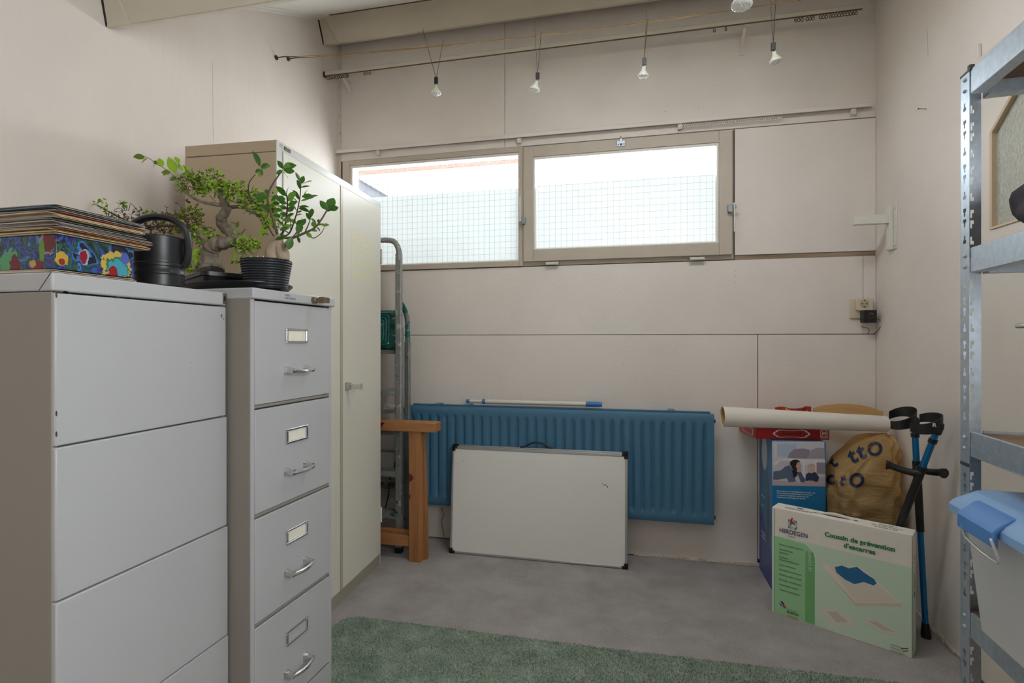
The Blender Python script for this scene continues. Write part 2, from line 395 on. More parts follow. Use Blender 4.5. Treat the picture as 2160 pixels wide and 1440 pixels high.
for (x0, x1, z0, z1), par, off in ((G1, w1, .0556), (G2, sash, .0356)):
    mb = MB(); rr = .00042; p_ = .0335
    x = x0+.012; i = 0
    while x < x1: mb.box(x-rr, x+rr, YB+off-rr, YB+off+rr, z0, z1); x += p_; i += 1
    z = z0+.014; j = 0
    while z < z1:
        mb.box(x0, x1, YB+off-rr, YB+off+rr, z-rr, z+rr)
        for k in range(i):                       # small twisted knots at every other crossing
            if (k+j) % 2 == 0:
                xx = x0+.012+k*p_; q = .0022
                if xx < x1:
                    mb.add([(xx-q, YB+off-.0005, z), (xx, YB+off-.0005, z-q), (xx+q, YB+off-.0005, z), (xx, YB+off-.0005, z+q),
                            (xx-q*.6, YB+off-.0005, z), (xx, YB+off-.0005, z-q*.6), (xx+q*.6, YB+off-.0005, z), (xx, YB+off-.0005, z+q*.6)],
                           [(0, 1, 5, 4), (1, 2, 6, 5), (2, 3, 7, 6), (3, 0, 4, 7)])
        z += p_*1.08; j += 1
    o = W(mb, 'glass_wire', WIRE, 0, par, recalc=False); o['kind'] = 'stuff'
# sash bolts: handle bar, body and keep, on both sides; top catch; bottom hinges
ZINC = mat('worn_zinc', (150, 158, 166), .38, .8, .15, 90)
def bolt(x, z, flip):
    r = W(BX(x-.011, x+.011, YB-.052, YB-.028, z-.03, z+.012), 'bolt', ZINC, .002, sash)
    s_ = 1 if flip else -1
    W(BX(x-.011+.014*s_, x+.011+.020*s_, YB-.048, YB-.036, z-.010, z+.004), 'bolt', ZINC, .002, sash)
    mb = MB(); zz = (z-.135, z+.01) if flip else (z-.01, z+.125)
    xb = x+(.020 if flip else -.016)
    mb.tube([(xb, YB-.055, zz[0]), (xb, YB-.058, zz[1])], .0035, 8); mb.ball((xb, YB-.056, zz[1] if flip else zz[0]), .008, 8, 6)
    W(mb, 'lever', WHITEP, 0, sash, smooth=40)
p = onY(1540, 437, YB-.03); bolt(p.x-.002, p.z, True)
p = onY(1103, 463, YB-.03); bolt(p.x+.004, p.z, False)
p = onY(1310, 300, YB-.03)
mb = MB(); mb.box(p.x-.022, p.x+.022, YB-.034, YB-.028, p.z-.022, p.z+.008); mb.box(p.x-.006, p.x+.006, YB-.05, YB-.034, p.z-.014, p.z+.016)
mb.tube([(p.x-.001, YB-.042, p.z), (p.x-.001, YB-.042, p.z+.03)], .004, 8)
for dx in (-.015, .015): mb.ball((p.x+dx, YB-.034, p.z-.012), .004, 6, 4)
W(mb, 'top_catch', ZINC, .001, sash)
for px_, py_ in ((1166, 556), (1470, 546)):
    p = onY(px_, py_, YB-.012)
    mb = MB(); mb.tube([(p.x-.038, YB-.024, p.z), (p.x+.038, YB-.024, p.z)], .008, 10)
    for k in (-.038, -.022, .022, .034): mb.tube([(p.x+k, YB-.024, p.z), (p.x+k+.004, YB-.024, p.z)], .0095, 10)
    W(mb, 'hinge', WHITEP, 0, w1, smooth=40)

# ------------------------------------------------------------------ outside the window
pw = thing('yard_parapet', 'grey side wall with a white coping outside the fixed pane', 'outdoor wall', (-2.45, 5.2, -3))
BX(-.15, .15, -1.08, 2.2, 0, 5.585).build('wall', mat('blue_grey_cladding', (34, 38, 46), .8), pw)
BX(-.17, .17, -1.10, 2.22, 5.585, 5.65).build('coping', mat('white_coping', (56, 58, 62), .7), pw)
ev = thing('roof_eave', 'terracotta coloured eave board above the window outside', 'eave', (0, 3.252, 2.342))
BX(-2.0, 1.4, .0, .07, .0, .35).build('eave_board', mat('terracotta_board', (92, 58, 42), .8), ev)

# ------------------------------------------------------------------ door in the right wall
d1 = thing('door_1', 'beige door with a frosted glass light behind the metal rack', 'door', (XR, 1.8, 0), kind='structure')
DOORP = mat('beige_door_paint', (222, 213, 203), .45, var=.02, vscale=5)
DY0, DY1 = -.42, .40        # local y of the leaf edges
gy0, gy1, gz0, gz1, ch = -.33, .322, 1.58, 2.06, .15
out = [(gy1, gz0), (gy1, gz1-ch), (gy1-ch*1.25, gz1), (gy0+ch*1.25, gz1), (gy0, gz1-ch), (gy0, gz0)]
mb = MB(); x0, x1 = -.022, -.001
# leaf as a ring of quads around the glass outline
L_ = [(DY1, .02), (DY1, gz1-ch), (DY1, 2.2), (DY0, 2.2), (DY0, gz1-ch), (DY0, .02)]
vs = [Vector((x, y, z)) for x in (x0, x1) for (y, z) in L_]+[Vector((x, y, z)) for x in (x0, x1) for (y, z) in out]
fs = []
for i in range(6):
    j = (i+1) % 6
    fs += [(i, j, 12+j, 12+i), (6+i, 6+j, 18+j, 18+i), (i, j, 6+j, 6+i), (12+i, 12+j, 18+j, 18+i)]
mb.add(vs, fs); mb.build('door_leaf', DOORP, d1, bevel=.003)
FROST = mat('frosted_glass', (178, 178, 166), .25, var=.08, vscale=60, bump=.9, bscale=90)
mb = MB(); mb.prism(out, lambda y, z: Vector((-.010, y, z)), lambda y, z: Vector((-.004, y, z))); mb.build('pane', FROST, d1)
mb = MB()   # glazing bead
for i in range(6):
    j = (i+1) % 6; a = Vector((0, *out[i])); b = Vector((0, *out[j])); cen = Vector((0, (gy0+gy1)/2, (gz0+gz1)/2))
    ai = a+(cen-a)*.03; bi = b+(cen-b)*.03
    mb.hexa([a+Vector((-.026, 0, 0)), b+Vector((-.026, 0, 0)), bi+Vector((-.024, 0, 0)), ai+Vector((-.024, 0, 0))],
            [a+Vector((-.009, 0, 0)), b+Vector((-.009, 0, 0)), bi+Vector((-.009, 0, 0)), ai+Vector((-.009, 0, 0))])
mb.build('glazing_bead', mat('ochre_bead_paint', (206, 182, 152), .5), d1)
BX(-.012, -.001, DY1+.008, DY1+.03, 0, 2.26).build('door_frame', WALL, d1, bevel=.002)
BX(-.006, -.001, DY1+.002, DY1+.008, 0, 2.2).build('joint', DARK, d1)
mb = MB(); mb.tube([(-.02, .02, 1.245), (-.05, .02, 1.245), (-.056, .03, 1.246), (-.056, .135, 1.248)], .008, 10); mb.build('handle', CHROME, d1, smooth=40)
BX(-.028, -.022, 0, .04, 1.14, 1.30).build('handle_plate', CHROME, d1, bevel=.002)
BX(-.010, -.001, DY0-.2, DY0-.005, 0, .06).build('baseboard', WALL, d1)

# ================================================================== CABINETS (local x=0 is the front, +y runs along it)
# ---- tall two-door cupboard
CREAM = mat('cream_enamel', (222, 218, 204), .38, var=.012, vscale=3)
TAN = mat('tan_enamel', (186, 166, 140), .4, var=.012, vscale=3)
tc = thing('steel_cupboard', 'tall cream steel cupboard with two doors and tan sides', 'cupboard', (-1.290, 1.722, 0), math.radians(2.7))
TW, TD, TH = .916, .39, 1.95
mb = MB(); mb.box(-TD, -.004, 0, .012, 0, TH-.045); mb.box(-TD, -.004, TW-.012, TW, 0, TH-.045); mb.box(-TD, -TD+.01, .012, TW-.012, 0, TH-.045)
mb.box(-TD+.01, -.004, .012, TW-.012, .03, .05); mb.box(-TD+.01, -.03, .012, TW-.012, .9, .92)
mb.build('body', TAN, tc, bevel=.002)
BX(-TD, -.004, 0, TW, TH-.043, TH).build('top_panel', TAN, tc, bevel=.003)
mb = MB(); mb.box(-.004, 0, 0, .034, .0, TH); mb.box(-.004, 0, .034, TW, TH-.032, TH); mb.box(-.004, 0, .905, TW, .0, TH-.032)
mb.build('front_frame', mat('pale_enamel', (206, 206, 200), .3), tc, bevel=.001, seg=1)
BX(-.02, .0, .034, .905, 0, .055).build('plinth', mat('plinth_grey', (160, 152, 138), .5), tc)
for y0, y1 in ((.037, .468), (.492, .904)):
    dr = BX(-.02, .004, y0, y1, .058, TH-.034).build('door', CREAM, tc, bevel=.002)
    if y0 > .4:
        mb = MB(); F = frame((.004, .53, .99), (0, 1, 0), (0, 0, 1))
        mb.prism(rrect(-.018, .018, -.022, .022, .006), lambda a, b: F @ Vector((a, b, 0)), lambda a, b: F @ Vector((a*.8, b*.8, .018)))
        mb.prism(rrect(-.010, .010, -.011, .011, .004), lambda a, b: F @ Vector((a, b, .016)), lambda a, b: F @ Vector((a, b*.9, .058)))
        mb.prism(rrect(-.012, .012, -.013, .013, .005), lambda a, b: F @ Vector((a, b, .056)), lambda a, b: F @ Vector((a*1.05, b*1.05, .075)))
        mb.build('handle', CHROME, dr, bevel=.001, seg=1)
        RES = mat('sticker_residue', (226, 222, 196), .7, var=.06, vscale=120)
        for zz0, zz1, yb in ((1.672, 1.738, .01), (1.615, 1.662, 0), (1.56, 1.605, 0), (1.497, 1.545, 0)):
            pts = [(.575, zz0), (.80, zz0-.002), (.80, zz1)]
            for k in range(9): pts.append((.80-.225*k/8, zz1+(random.uniform(-.02, .0) if yb else random.uniform(-.002, .002))))
            decal('sticker_residue', [pts], frame((.004, 0, 0), (0, 1, 0), (0, 0, 1)), RES, dr, .0004)
    else:
        mb = MB(); mb.box(.001, .006, .470, .490, .058, TH-.034)
        mb.build('closing_strip', mat('strip_tan', (188, 174, 148), .35), tc, bevel=.001, seg=1)
for zz in (1.66, .265):
    mb = MB()
    for k in range(2): mb.tube([(.004, .912, zz-.04+.042*k), (.004, .912, zz-.003+.042*k)], .006, 8)
    mb.box(-.004, .002, .898, .925, zz-.042, zz+.04); mb.build('hinge', WHITEP if zz < 1 else mat('tan_hinge', (190, 182, 168), .4), tc, smooth=40)
F = frame((.0, 0, 0), (0, 1, 0), (0, 0, 1))
decal('name_plate', [rrect(.045, .085, 1.927, 1.941, .003)], F, BLACK, tc, .002, .002)
decal('plate_edge', [rect(.048, .082, 1.9285, 1.9315), rect(.048, .082, 1.9365, 1.9395)], F, CHROME, tc, .0026, .0008)
decal('worn_stamp', [rect(.018+.006*k, .0215+.006*k, 1.928+.005*(k % 2), 1.942) for k in range(3)], F, mat('worn_ink', (150, 140, 124), .6), tc, .0004)

# ---- four drawer filing cabinet with chrome handles
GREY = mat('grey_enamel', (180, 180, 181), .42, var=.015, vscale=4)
GREY_SHADED = mat('grey_enamel_shaded', (142, 135, 126), .42, var=.015, vscale=4)  # same enamel, darkened: shade of the cabinet sides put into the colour
CHIP = mat('chipped_brown', (72, 54, 44), .7)
fc = thing('filing_cabinet', 'grey four-drawer filing cabinet with chrome handles and label holders', 'cabinet', (-1.023, 1.2545, 0), math.radians(-2.0))
FW, FD, FH = .378, .61, 1.348
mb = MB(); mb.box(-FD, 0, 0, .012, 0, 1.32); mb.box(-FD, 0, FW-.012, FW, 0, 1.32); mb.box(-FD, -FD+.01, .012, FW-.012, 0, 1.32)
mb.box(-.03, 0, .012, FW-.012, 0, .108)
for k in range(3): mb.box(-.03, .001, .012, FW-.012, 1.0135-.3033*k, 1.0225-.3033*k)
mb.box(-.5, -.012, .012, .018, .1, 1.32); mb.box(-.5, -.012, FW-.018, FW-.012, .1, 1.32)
mb.build('body', GREY_SHADED, fc, bevel=.0015, seg=1)
BX(-FD-.004, .012, -.003, FW+.006, 1.318, FH).build('top_panel', GREY, fc, bevel=.004)
mb = MB(); mb.box(-.0005, .0012, .0005, .0145, .002, 1.3175); mb.box(-.0005, .0012, FW-.0145, FW-.0005, .002, 1.3175); mb.box(-.0005, .0012, .0145, FW-.0145, .002, .108)
mb.build('front_frame', GREY, fc)
def handle_mb(yc, z, L=.112):
    mb = MB(); F = frame((.002, yc, z), (0, 1, 0), (0, 0, 1))
    for s_ in (-1, 1):
        c = s_*L*.5-s_*.011
        mb.prism(rrect(c-.011, c+.011, -.013, .013, .004), lambda a, b: F @ Vector((a, b, 0)), lambda a, b: F @ Vector((c+(a-c)*.6, b*.65, .012)))
        mb.prism(rrect(c-.007, c+.007, -.008, .008, .003), lambda a, b: F @ Vector((a, b, .011)), lambda a, b: F @ Vector((a, b-.002, .03)))
    bar = [F @ Vector((-.5*L+.004, -.002, .026)), F @ Vector((-.5*L+.02, -.003, .031)), F @ Vector((0, -.004, .036)), F @ Vector((.5*L-.02, -.003, .031)), F @ Vector((.5*L-.004, -.002, .026))]
    mb.tube(smooth_path(bar, 4), .0062, 8)
    return mb
for k in range(4):
    zt = 1.313-.3033*k
    dw = MB().box(-.02, .003, .0155, FW-.0155, zt-.2895, zt).build('drawer', GREY, fc, bevel=.002)
    handle_mb(.189, zt-.199).build('handle', CHROME, dw, smooth=35)
    F = frame((.003, .192, zt-.0955), (0, 1, 0), (0, 0, 1))
    mb = MB()
    for a, b, c, d in ((-.051, .051, .016, .022), (-.051, .051, -.022, -.016), (-.051, -.043, -.016, .016), (.043, .051, -.016, .016)):
        mb.prism(rect(a, b, c, d), lambda a, b: F @ Vector((a, b, 0)), lambda a, b: F @ Vector((a, b, .005)))
    lh = mb.build('label_holder', CHROME, dw, bevel=.001, seg=1)
    if k < 3:
        decal('label_card', [rect(-.042, .042, -.0155, .0155)], F, mat('label_card_paper', (236, 230, 214), .8, var=.05, vscale=60), dw, .0015, .001)
# lock with key, worn maker's stamp, chips
mb = MB(); M_ = Matrix.Translation((.012, .262, 1.332)) @ Matrix.Rotation(math.pi/2, 4, 'Y')
mb.lathe([(.0, 0), (.011, 0), (.011, .012), (.008, .014), (.008, .022), (0, .022)], 14, M_); mb.box(.034, .052, .259, .265, 1.322, 1.342)
mb.build('lock', mat('brown_lock_metal', (140, 124, 104), .35, .8), fc, smooth=40)
mb = MB(); mb.prism(rrect(-.012, .016, -.009, .009, .004), lambda a, b: Vector((.050+a*.2, .272+a, 1.332+b)), lambda a, b: Vector((.052+a*.2, .272+a, 1.332+b)))
mb.build('key', MATS['brown_lock_metal'], fc)
F = frame((.012, 0, 0), (0, 1, 0), (0, 0, 1)); random.seed(5)
decal('worn_stamp', [rect(.128+.0075*k, .128+.0075*k+random.uniform(.002, .006), 1.326+.009*j, 1.332+.009*j) for j in range(2) for k in range(7 if j == 0 else 3)], F, mat('stamp_ink', (120, 118, 120), .7), fc, .0005)
decal('paint_chip', [ell(.007+random.uniform(-.003, .004), z, .002, .004, 6) for z in (1.24, 1.12, .93, .79, .66, .55)]+[ell(FW-.006, z, .002, .003, 6) for z in (1.29, 1.0, .8)], frame((0, 0, 0), (0, 1, 0), (0, 0, 1)), CHIP, fc, .0006)

# ---- wide filing cabinet without handles
lc = thing('filing_cabinet', 'wide grey filing cabinet with plain handle-less drawer fronts', 'cabinet', (-1.096, .8026, 0))
LW, LD, LH = .446, .62, 1.335
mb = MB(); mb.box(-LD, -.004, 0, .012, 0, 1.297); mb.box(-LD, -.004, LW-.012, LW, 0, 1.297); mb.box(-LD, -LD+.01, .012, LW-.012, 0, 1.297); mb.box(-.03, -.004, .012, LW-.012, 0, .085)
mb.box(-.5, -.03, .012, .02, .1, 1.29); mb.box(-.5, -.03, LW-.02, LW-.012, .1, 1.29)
mb.build('body', GREY_SHADED, lc, bevel=.002)
BX(-LD, .0, -.002, LW+.002, 1.2985, LH).build('top_panel', GREY, lc, bevel=.004)
BX(-.012, .001, LW-.012, LW+.003, 1.303, 1.333).build('corner_bracket', mat('brown_bracket', (120, 108, 96), .4, .6), lc, bevel=.002)
BX(.001, .0018, LW-.008, LW-.002, 1.312, 1.324).build('bracket_slot', BLACK, lc)
for k in range(4):
    zt = 1.2945-.3015*k
    F0 = (.0, .0015, .003, .003)[k]
    BX(-.024, .003+F0, .001, LW-.002+.002*k, zt-.2985, zt).build('drawer', GREY, lc, bevel=.003)
F = frame((.003, 0, 0), (0, 1, 0), (0, 0, 1))
decal('scratch', [[(.322, 1.146), (.326, 1.1455), (.3262, 1.1475)], ell(.427, 1.27, .003, .005, 6), ell(.434, 1.262, .002, .002, 6)], F, mat('scratch_grey', (104, 102, 100), .7), lc, .0006)
decal('paint_chip', [ell(.0035, z, .0018, .006, 6) for z in (1.29, 1.06, 1.02, .985)], F, CHIP, lc, .0006)
decal('paint_chip', [rect(.0, .03, 1.2955, 1.2985), ell(.02, 1.297, .006, .003, 6), ell(.13, 1.2965, .006, .002, 6)], frame((.0035, 0, 0), (0, 1, 0), (0, 0, 1)), mat('dark_chip', (70, 62, 56), .7), lc, .0006)
mb = MB(); F = frame((0, -.002, 0), (1, 0, 0), (0, 0, 1)); decal('mitre_seam', [[(-.034, 1.2985), (-.032, 1.2985), (-.001, 1.334), (-.003, 1.334)]], F, DARK, lc, .0004)

# ================================================================== ON TOP OF THE CABINETS
# ---- box wrapped in bright art paper
ART = bpy.data.materials.new('swirled_art_paper'); ART.use_nodes = True
nt = ART.node_tree; N = nt.nodes; K = nt.links; b = N['Principled BSDF']; b.inputs['Roughness'].default_value = .25
t_ = N.new('ShaderNodeTexCoord'); n1 = N.new('ShaderNodeTexNoise'); n1.inputs['Scale'].default_value = 24; n1.inputs['Detail'].default_value = 3; n1.inputs['Distortion'].default_value = .7
K.new(t_.outputs['Object'], n1.inputs['Vector']); r_ = N.new('ShaderNodeValToRGB'); K.new(n1.outputs[0], r_.inputs[0])
els = [(.0, (10, 12, 30)), (.36, (20, 34, 92)), (.42, (58, 42, 110)), (.46, (40, 90, 160)), (.49, (18, 24, 46)), (.53, (52, 96, 60)), (.565, (24, 40, 100)), (.60, (70, 130, 190)), (.64, (20, 20, 40)), (1, (60, 40, 90))]
while len(r_.color_ramp.elements) < len(els): r_.color_ramp.elements.new(.5)
for e_, (p_, c_) in zip(r_.color_ramp.elements, els): e_.position = p_; e_.color = (*lin(c_), 1)
prev = r_.outputs[0]
def blot(prev, c, rx, ry, rgb, ang=0., wob=.6):
    """an irregular painted blot around point c of the paper (object coordinates)"""
    mp = N.new('ShaderNodeMapping'); mp.inputs['Location'].default_value = tuple(-v for v in c); K.new(t_.outputs['Object'], mp.inputs[0])
    mp2 = N.new('ShaderNodeMapping'); mp2.inputs['Rotation'].default_value = (ang, 0, 0); mp2.inputs['Scale'].default_value = (1/rx, 1/rx, 1/ry); K.new(mp.outputs[0], mp2.inputs[0])
    ln = N.new('ShaderNodeVectorMath'); ln.operation = 'LENGTH'; K.new(mp2.outputs[0], ln.inputs[0])
    nz = N.new('ShaderNodeTexNoise'); nz.inputs['Scale'].default_value = 90; K.new(t_.outputs['Object'], nz.inputs['Vector'])
    ad = N.new('ShaderNodeMath'); ad.operation = 'MULTIPLY_ADD'; K.new(nz.outputs[0], ad.inputs[0]); ad.inputs[1].default_value = wob*2; K.new(ln.outputs['Value'], ad.inputs[2])
    lt = N.new('ShaderNodeMath'); lt.operation = 'LESS_THAN'; K.new(ad.outputs[0], lt.inputs[0]); lt.inputs[1].default_value = 1+wob
    mx = N.new('ShaderNodeMixRGB'); K.new(lt.outputs[0], mx.inputs[0]); K.new(prev, mx.inputs[1]); mx.inputs[2].default_value = (*[v*.7 for v in lin(rgb)], 1)
    return mx.outputs[0]
AB = Vector((-1.106, .815, 1.3435))     # near right bottom corner of the box
for (y, z, rx, ry, col) in ((.125, .022, .034, .030, (222, 190, 90)), (.127, .018, .027, .023, (60, 130, 70)), (.127, .016, .023, .020, (74, 176, 200)), (.118, .006, .012, .014, (170, 24, 40)),
                            (.055, .032, .010, .016, (176, 190, 196)), (.053, .031, .0075, .014, (160, 20, 52)), (.012, .02, .012, .016, (220, 176, 70)), (.012, .014, .006, .007, (150, 60, 40)), (.145, .04, .01, .012, (90, 110, 200))):
    prev = blot(prev, (0, y, z), rx, ry, col)
for (x, z, rx, ry, col) in ((-.022, .052, .020, .024, (170, 150, 150)), (-.018, .053, .016, .020, (120, 18, 34)), (-.036, .036, .007, .022, (110, 170, 40)), (-.12, .016, .026, .026, (96, 176, 120)), (-.105, .012, .014, .018, (120, 14, 30)), (-.045, .006, .02, .010, (130, 20, 60)), (-.06, .012, .008, .008, (220, 180, 90))):
    prev = blot(prev, (x, 0, z), rx, ry, col)
K.new(prev, b.inputs['Base Color'])
bx = BX(-.30, 0, 0, .167, 0, .0675).build('gift_box', ART, bevel=.0015); bx.location = AB
tag(bx, 'box wrapped in swirling multicoloured art paper on the wide filing cabinet', 'box')
# ---- newspapers: two under the box, a thick pile on it
NEWS = [mat('newsprint_%d' % i, c, .85, var=.12, vscale=30, stretch=(1, 1, 12)) for i, c in enumerate([(196, 180, 160), (168, 152, 136), (206, 192, 174), (150, 138, 128), (190, 168, 148)])]
NEDGE = [mat('newsprint_tint_%d' % i, c, .85, var=.2, vscale=40) for i, c in enumerate([(196, 112, 76), (92, 112, 128), (60, 62, 70), (214, 190, 130)])]
def newspaper(x0, x1, y0, y1, z, th, rz, m, sag=0., curl=0.):
    nx, ny = 10, 8; mb = MB(); vt = []; vb = []
    for i in range(nx+1):
        for j in range(ny+1):
            u, v = i/nx, j/ny; x = x0+(x1-x0)*u; y = y0+(y1-y0)*v
            dz = -sag*max(0, v-.6)**2*6+curl*math.sin(u*5+v*3)*.0006
            edge = 1-.55*max(0, (u-.88)/.12)
            vt.append((x, y, z+th*edge+dz)); vb.append((x, y, z+dz))
    n1 = (nx+1)*(ny+1); fs = []
    for i in range(nx):
        for j in range(ny):
            a = i*(ny+1)+j; q = (a, a+ny+1, a+ny+2, a+1); fs.append(q); fs.append(tuple(k+n1 for k in q[::-1]))
    border = [i*(ny+1) for i in range(nx)]+[nx*(ny+1)+j for j in range(ny)]+[i*(ny+1)+ny for i in range(nx, 0, -1)]+[j for j in range(ny, 0, -1)]
    for k in range(len(border)):
        a, b_ = border[k], border[(k+1) % len(border)]; fs.append((a, b_, b_+n1, a+n1))
    mb.add(vt+vb, fs)
    c = Vector(((x0+x1)/2, (y0+y1)/2, z))
    o = mb.build('newspaper', m, None); o.data.transform(Matrix.Translation(-c)); o.location = c; o.rotation_euler = (0, 0, rz); return o
random.seed(11)
z = LH+.0012
for k in range(2):
    o = newspaper(AB.x-.28, AB.x+.004-.003*k, .806+.005*k, .985-.004*k, z, .0030, random.uniform(-.01, .01), NEWS[k]); z += .0036
    tag(o, 'thin newspaper lying flat under the wrapped box', 'newspaper', 'newspapers under the wrapped box')
z = AB.z+.0675+.0008; NP = 22
for k in range(NP):
    th = random.uniform(.0016, .0026)
    m = NEDGE[(k*7) % 4] if (k % 3 == 1) else NEWS[(k*3) % 5]
    low = k < 9
    dx = random.uniform(-.012, .008)+(.0 if low else -.004); dy = random.uniform(-.010, .006)+(.012 if low else 0)
    o = newspaper(AB.x-.31+dx, AB.x+.010+dx, .812+random.uniform(-.006, .008), 1.008+dy, z, th, random.uniform(-.04, .035), m, sag=0.0, curl=random.uniform(-1, 1)*0)
    z += th+.0005
    tint = {'newsprint_tint_0': 'orange-edged', 'newsprint_tint_1': 'blue-grey', 'newsprint_tint_2': 'dark grey', 'newsprint_tint_3': 'yellowed'}.get(m.name, 'plain off-white')
    lab = 'folded %s newspaper in the thick pile on the wrapped box' % tint
    if k == NP-1: lab = 'topmost newspaper of the thick pile on the wrapped box'
    if k == 0: lab = 'lowest newspaper of the pile, lying directly on the wrapped box'
    tag(o, lab, 'newspaper', 'newspaper pile on the wrapped box')
NEWS_TOP = z
# ---- black watering can
wc = thing('watering_can', 'black plastic watering can with arched handle on the filing cabinet', 'watering can', (-1.172, 1.110, LH+.001), math.radians(22))
BLK = mat('black_satin_plastic', (30, 30, 33), .38)
mb = MB(); mb.lathe([(0, 0), (.050, 0), (.0555, .004), (.0555, .030), (.0575, .032), (.0575, .037), (.056, .039), (.056, .050), (.0585, .052), (.0585, .058), (.0565, .06), (.0565, .066), (.057, .068), (.057, .095), (.0575, .1), (.0575, .124), (.054, .127), (.050, .127), (.050, .1), (0, .1)], 36, close=False)
mb.build('body', BLK, wc, smooth=40)
mb = MB(); path = [(-.055, 0, .118), (-.066, 0, .132), (-.062, 0, .155), (-.035, 0, .174), (0, 0, .180), (.035, 0, .172), (.060, 0, .148), (.068, 0, .115), (.066, 0, .075), (.058, 0, .055)]
mb.tube(smooth_path(path, 5), .0085, 10, sx=1.5); mb.build('handle', BLK, wc, smooth=40)
mb = MB(); mb.tube(smooth_path([(-.05, 0, .03), (-.10, 0, .07), (-.15, 0, .125)], 5), [.014-.0006*i for i in range(11)], 10); mb.build('spout', BLK, wc, smooth=40)

# ================================================================== PLANTS (on the filing cabinet)
BARK = mat('pale_bark', (84, 72, 60), .85, rgb2=(158, 146, 130), vscale=40, bump=.8, bscale=70, stretch=(1, 1, .5))
TWIG = mat('dark_twig', (74, 56, 44), .9, var=.25, vscale=60)
LEAFY = mat('bright_elm_leaf', (156, 196, 54), .5, var=.25, vscale=14, transl=.35)
LEAFO = mat('olive_elm_leaf', (108, 134, 44), .55, var=.3, vscale=16, transl=.3)
LEAFD = mat('brown_dry_leaf', (104, 78, 44), .7, var=.3, vscale=16, transl=.15)
FIC = mat('ficus_leaf', (64, 108, 36), .32, var=.2, vscale=30, transl=.25)
FICL = mat('ficus_young_leaf', (108, 150, 56), .35, var=.15, vscale=30, transl=.3)
SOIL = mat('dark_soil', (52, 42, 34), .95, var=.4, vscale=60, bump=1., bscale=120)
def leaf_mesh(name, L, Wd, m, fold=.25, bend=.15):
    prof = [(0, .0), (.12, .45), (.35, .95), (.6, 1.), (.82, .62), (1, .0)]
    vs = []; fs = []
    for i, (t, wv) in enumerate(prof):
        zb = -bend*L*t*t
        vs += [(t*L, 0, zb), (t*L, wv*Wd/2, zb+fold*wv*Wd/2), (t*L, -wv*Wd/2, zb+fold*wv*Wd/2)]
    for i in range(len(prof)-1):
        a, b_ = 3*i, 3*i+3; fs += [(a, b_, b_+1, a+1), (a, a+2, b_+2, b_)]
    me = bpy.data.meshes.new(name); me.from_pydata(vs, [], fs); me.update(); me.materials.append(m)
    me.polygons.foreach_set('use_smooth', [True]*len(me.polygons)); return me
def rot_to(d, roll):
    d = Vector(d).normalized(); q = d.to_track_quat('X', 'Z').to_matrix().to_4x4(); return q @ Matrix.Rotation(roll, 4, 'X')
def jit(s_): return Vector((random.uniform(-s_, s_), random.uniform(-s_, s_), random.uniform(-s_, s_)))
FT = FH+.001
# ---- oval tray
TRC = Vector((-1.235, 1.455, FT))
tr = thing('plant_tray', 'black oval plastic plant tray on the grey filing cabinet', 'tray', TRC, math.radians(-32))
mb = MB(); prof = [(.0, .0), (.80, .0), (.88, .004), (.985, .020), (1.0, .022), (1.0, .0245), (.97, .0245), (.86, .009), (.0, .006)]
n = 48; vs = []; fs = []
for r, zz in prof:
    for k in range(n): a = 2*math.pi*k/n; vs.append((r*.235*math.cos(a), r*.150*math.sin(a), zz))
for i in range(len(prof)-1):
    for k in range(n): l = (k+1) % n; fs.append((i*n+k, i*n+l, (i+1)*n+l, (i+1)*n+k))
mb.add(vs, fs); mb.build('tray', BLK, tr, smooth=35)
TZ = FT+.0065
# ---- bonsai: low planter, trunk, branches, leaves
BT = 1.74
bc = Vector((-1.345, 1.490, TZ+.001))
bo = thing('bonsai_tree', 'crooked bonsai elm with bright small leaves in a low black planter', 'bonsai', bc)
def bl(v): return Vector(v)-bc
BPZ = .058
mb = MB(); Rb = Matrix.Rotation(math.radians(-32), 4, 'Z')
def rpr(poly, z0, z1, k=1.): mb.prism(poly, lambda a, b: Rb @ Vector((a*k, b*k, z0)), lambda a, b: Rb @ Vector((a, b, z1)))
rpr(rrect(-.125, .125, -.068, .068, .02), 0, BPZ-.012, .88); rpr(rrect(-.134, .134, -.077, .077, .024), BPZ-.012, BPZ, 1)
mb.build('planter', BLK, bo, smooth=30)
mb = MB()
for i in range(60):
    a, r = random.uniform(0, 6.28), math.sqrt(random.random())
    p = Rb @ Vector((.115*r*math.cos(a), .055*r*math.sin(a), BPZ-.004)); mb.ball(p, random.uniform(.006, .013), 6, 4, (1, 1, .6))
so = mb.build('soil', SOIL, bo, smooth=60); so['kind'] = 'stuff'
TR = [((445, 574), 26), ((443, 556), 22), ((441.5, 538), 17), ((447, 521), 17), ((459, 514), 15), ((475, 512), 13), ((489, 508), 11), ((492, 497), 10), ((483, 488), 10.5), ((472, 478), 11), ((466.5, 465), 11), ((471, 453), 10), ((478, 443), 9), ((475, 431), 8.5), ((469.5, 417), 8), ((467.5, 402), 6.5), ((467, 390), 4.5)]
random.seed(21)
pts = [bl(P(x, y, BT+.012*math.sin(i*.9))) for i, ((x, y), r) in enumerate(TR)]; rs = [r*BT/FPX for _, r in TR]
def resamp(pts, rs, n=4):
    pp = smooth_path(pts, n); m = len(pts)-1; rr = []
    for i in range(len(pp)): f_ = i/n; k = min(int(f_), m-1); rr.append(rs[k]+(rs[min(k+1, m)]-rs[k])*(f_-k))
    return pp, rr
pp, rr = resamp(pts, rs); mb = MB(); mb.tube(pp, [r*(1+.10*math.sin(i*1.7)) for i, r in enumerate(rr)], 14)
mb.build('trunk', BARK, bo, smooth=60)
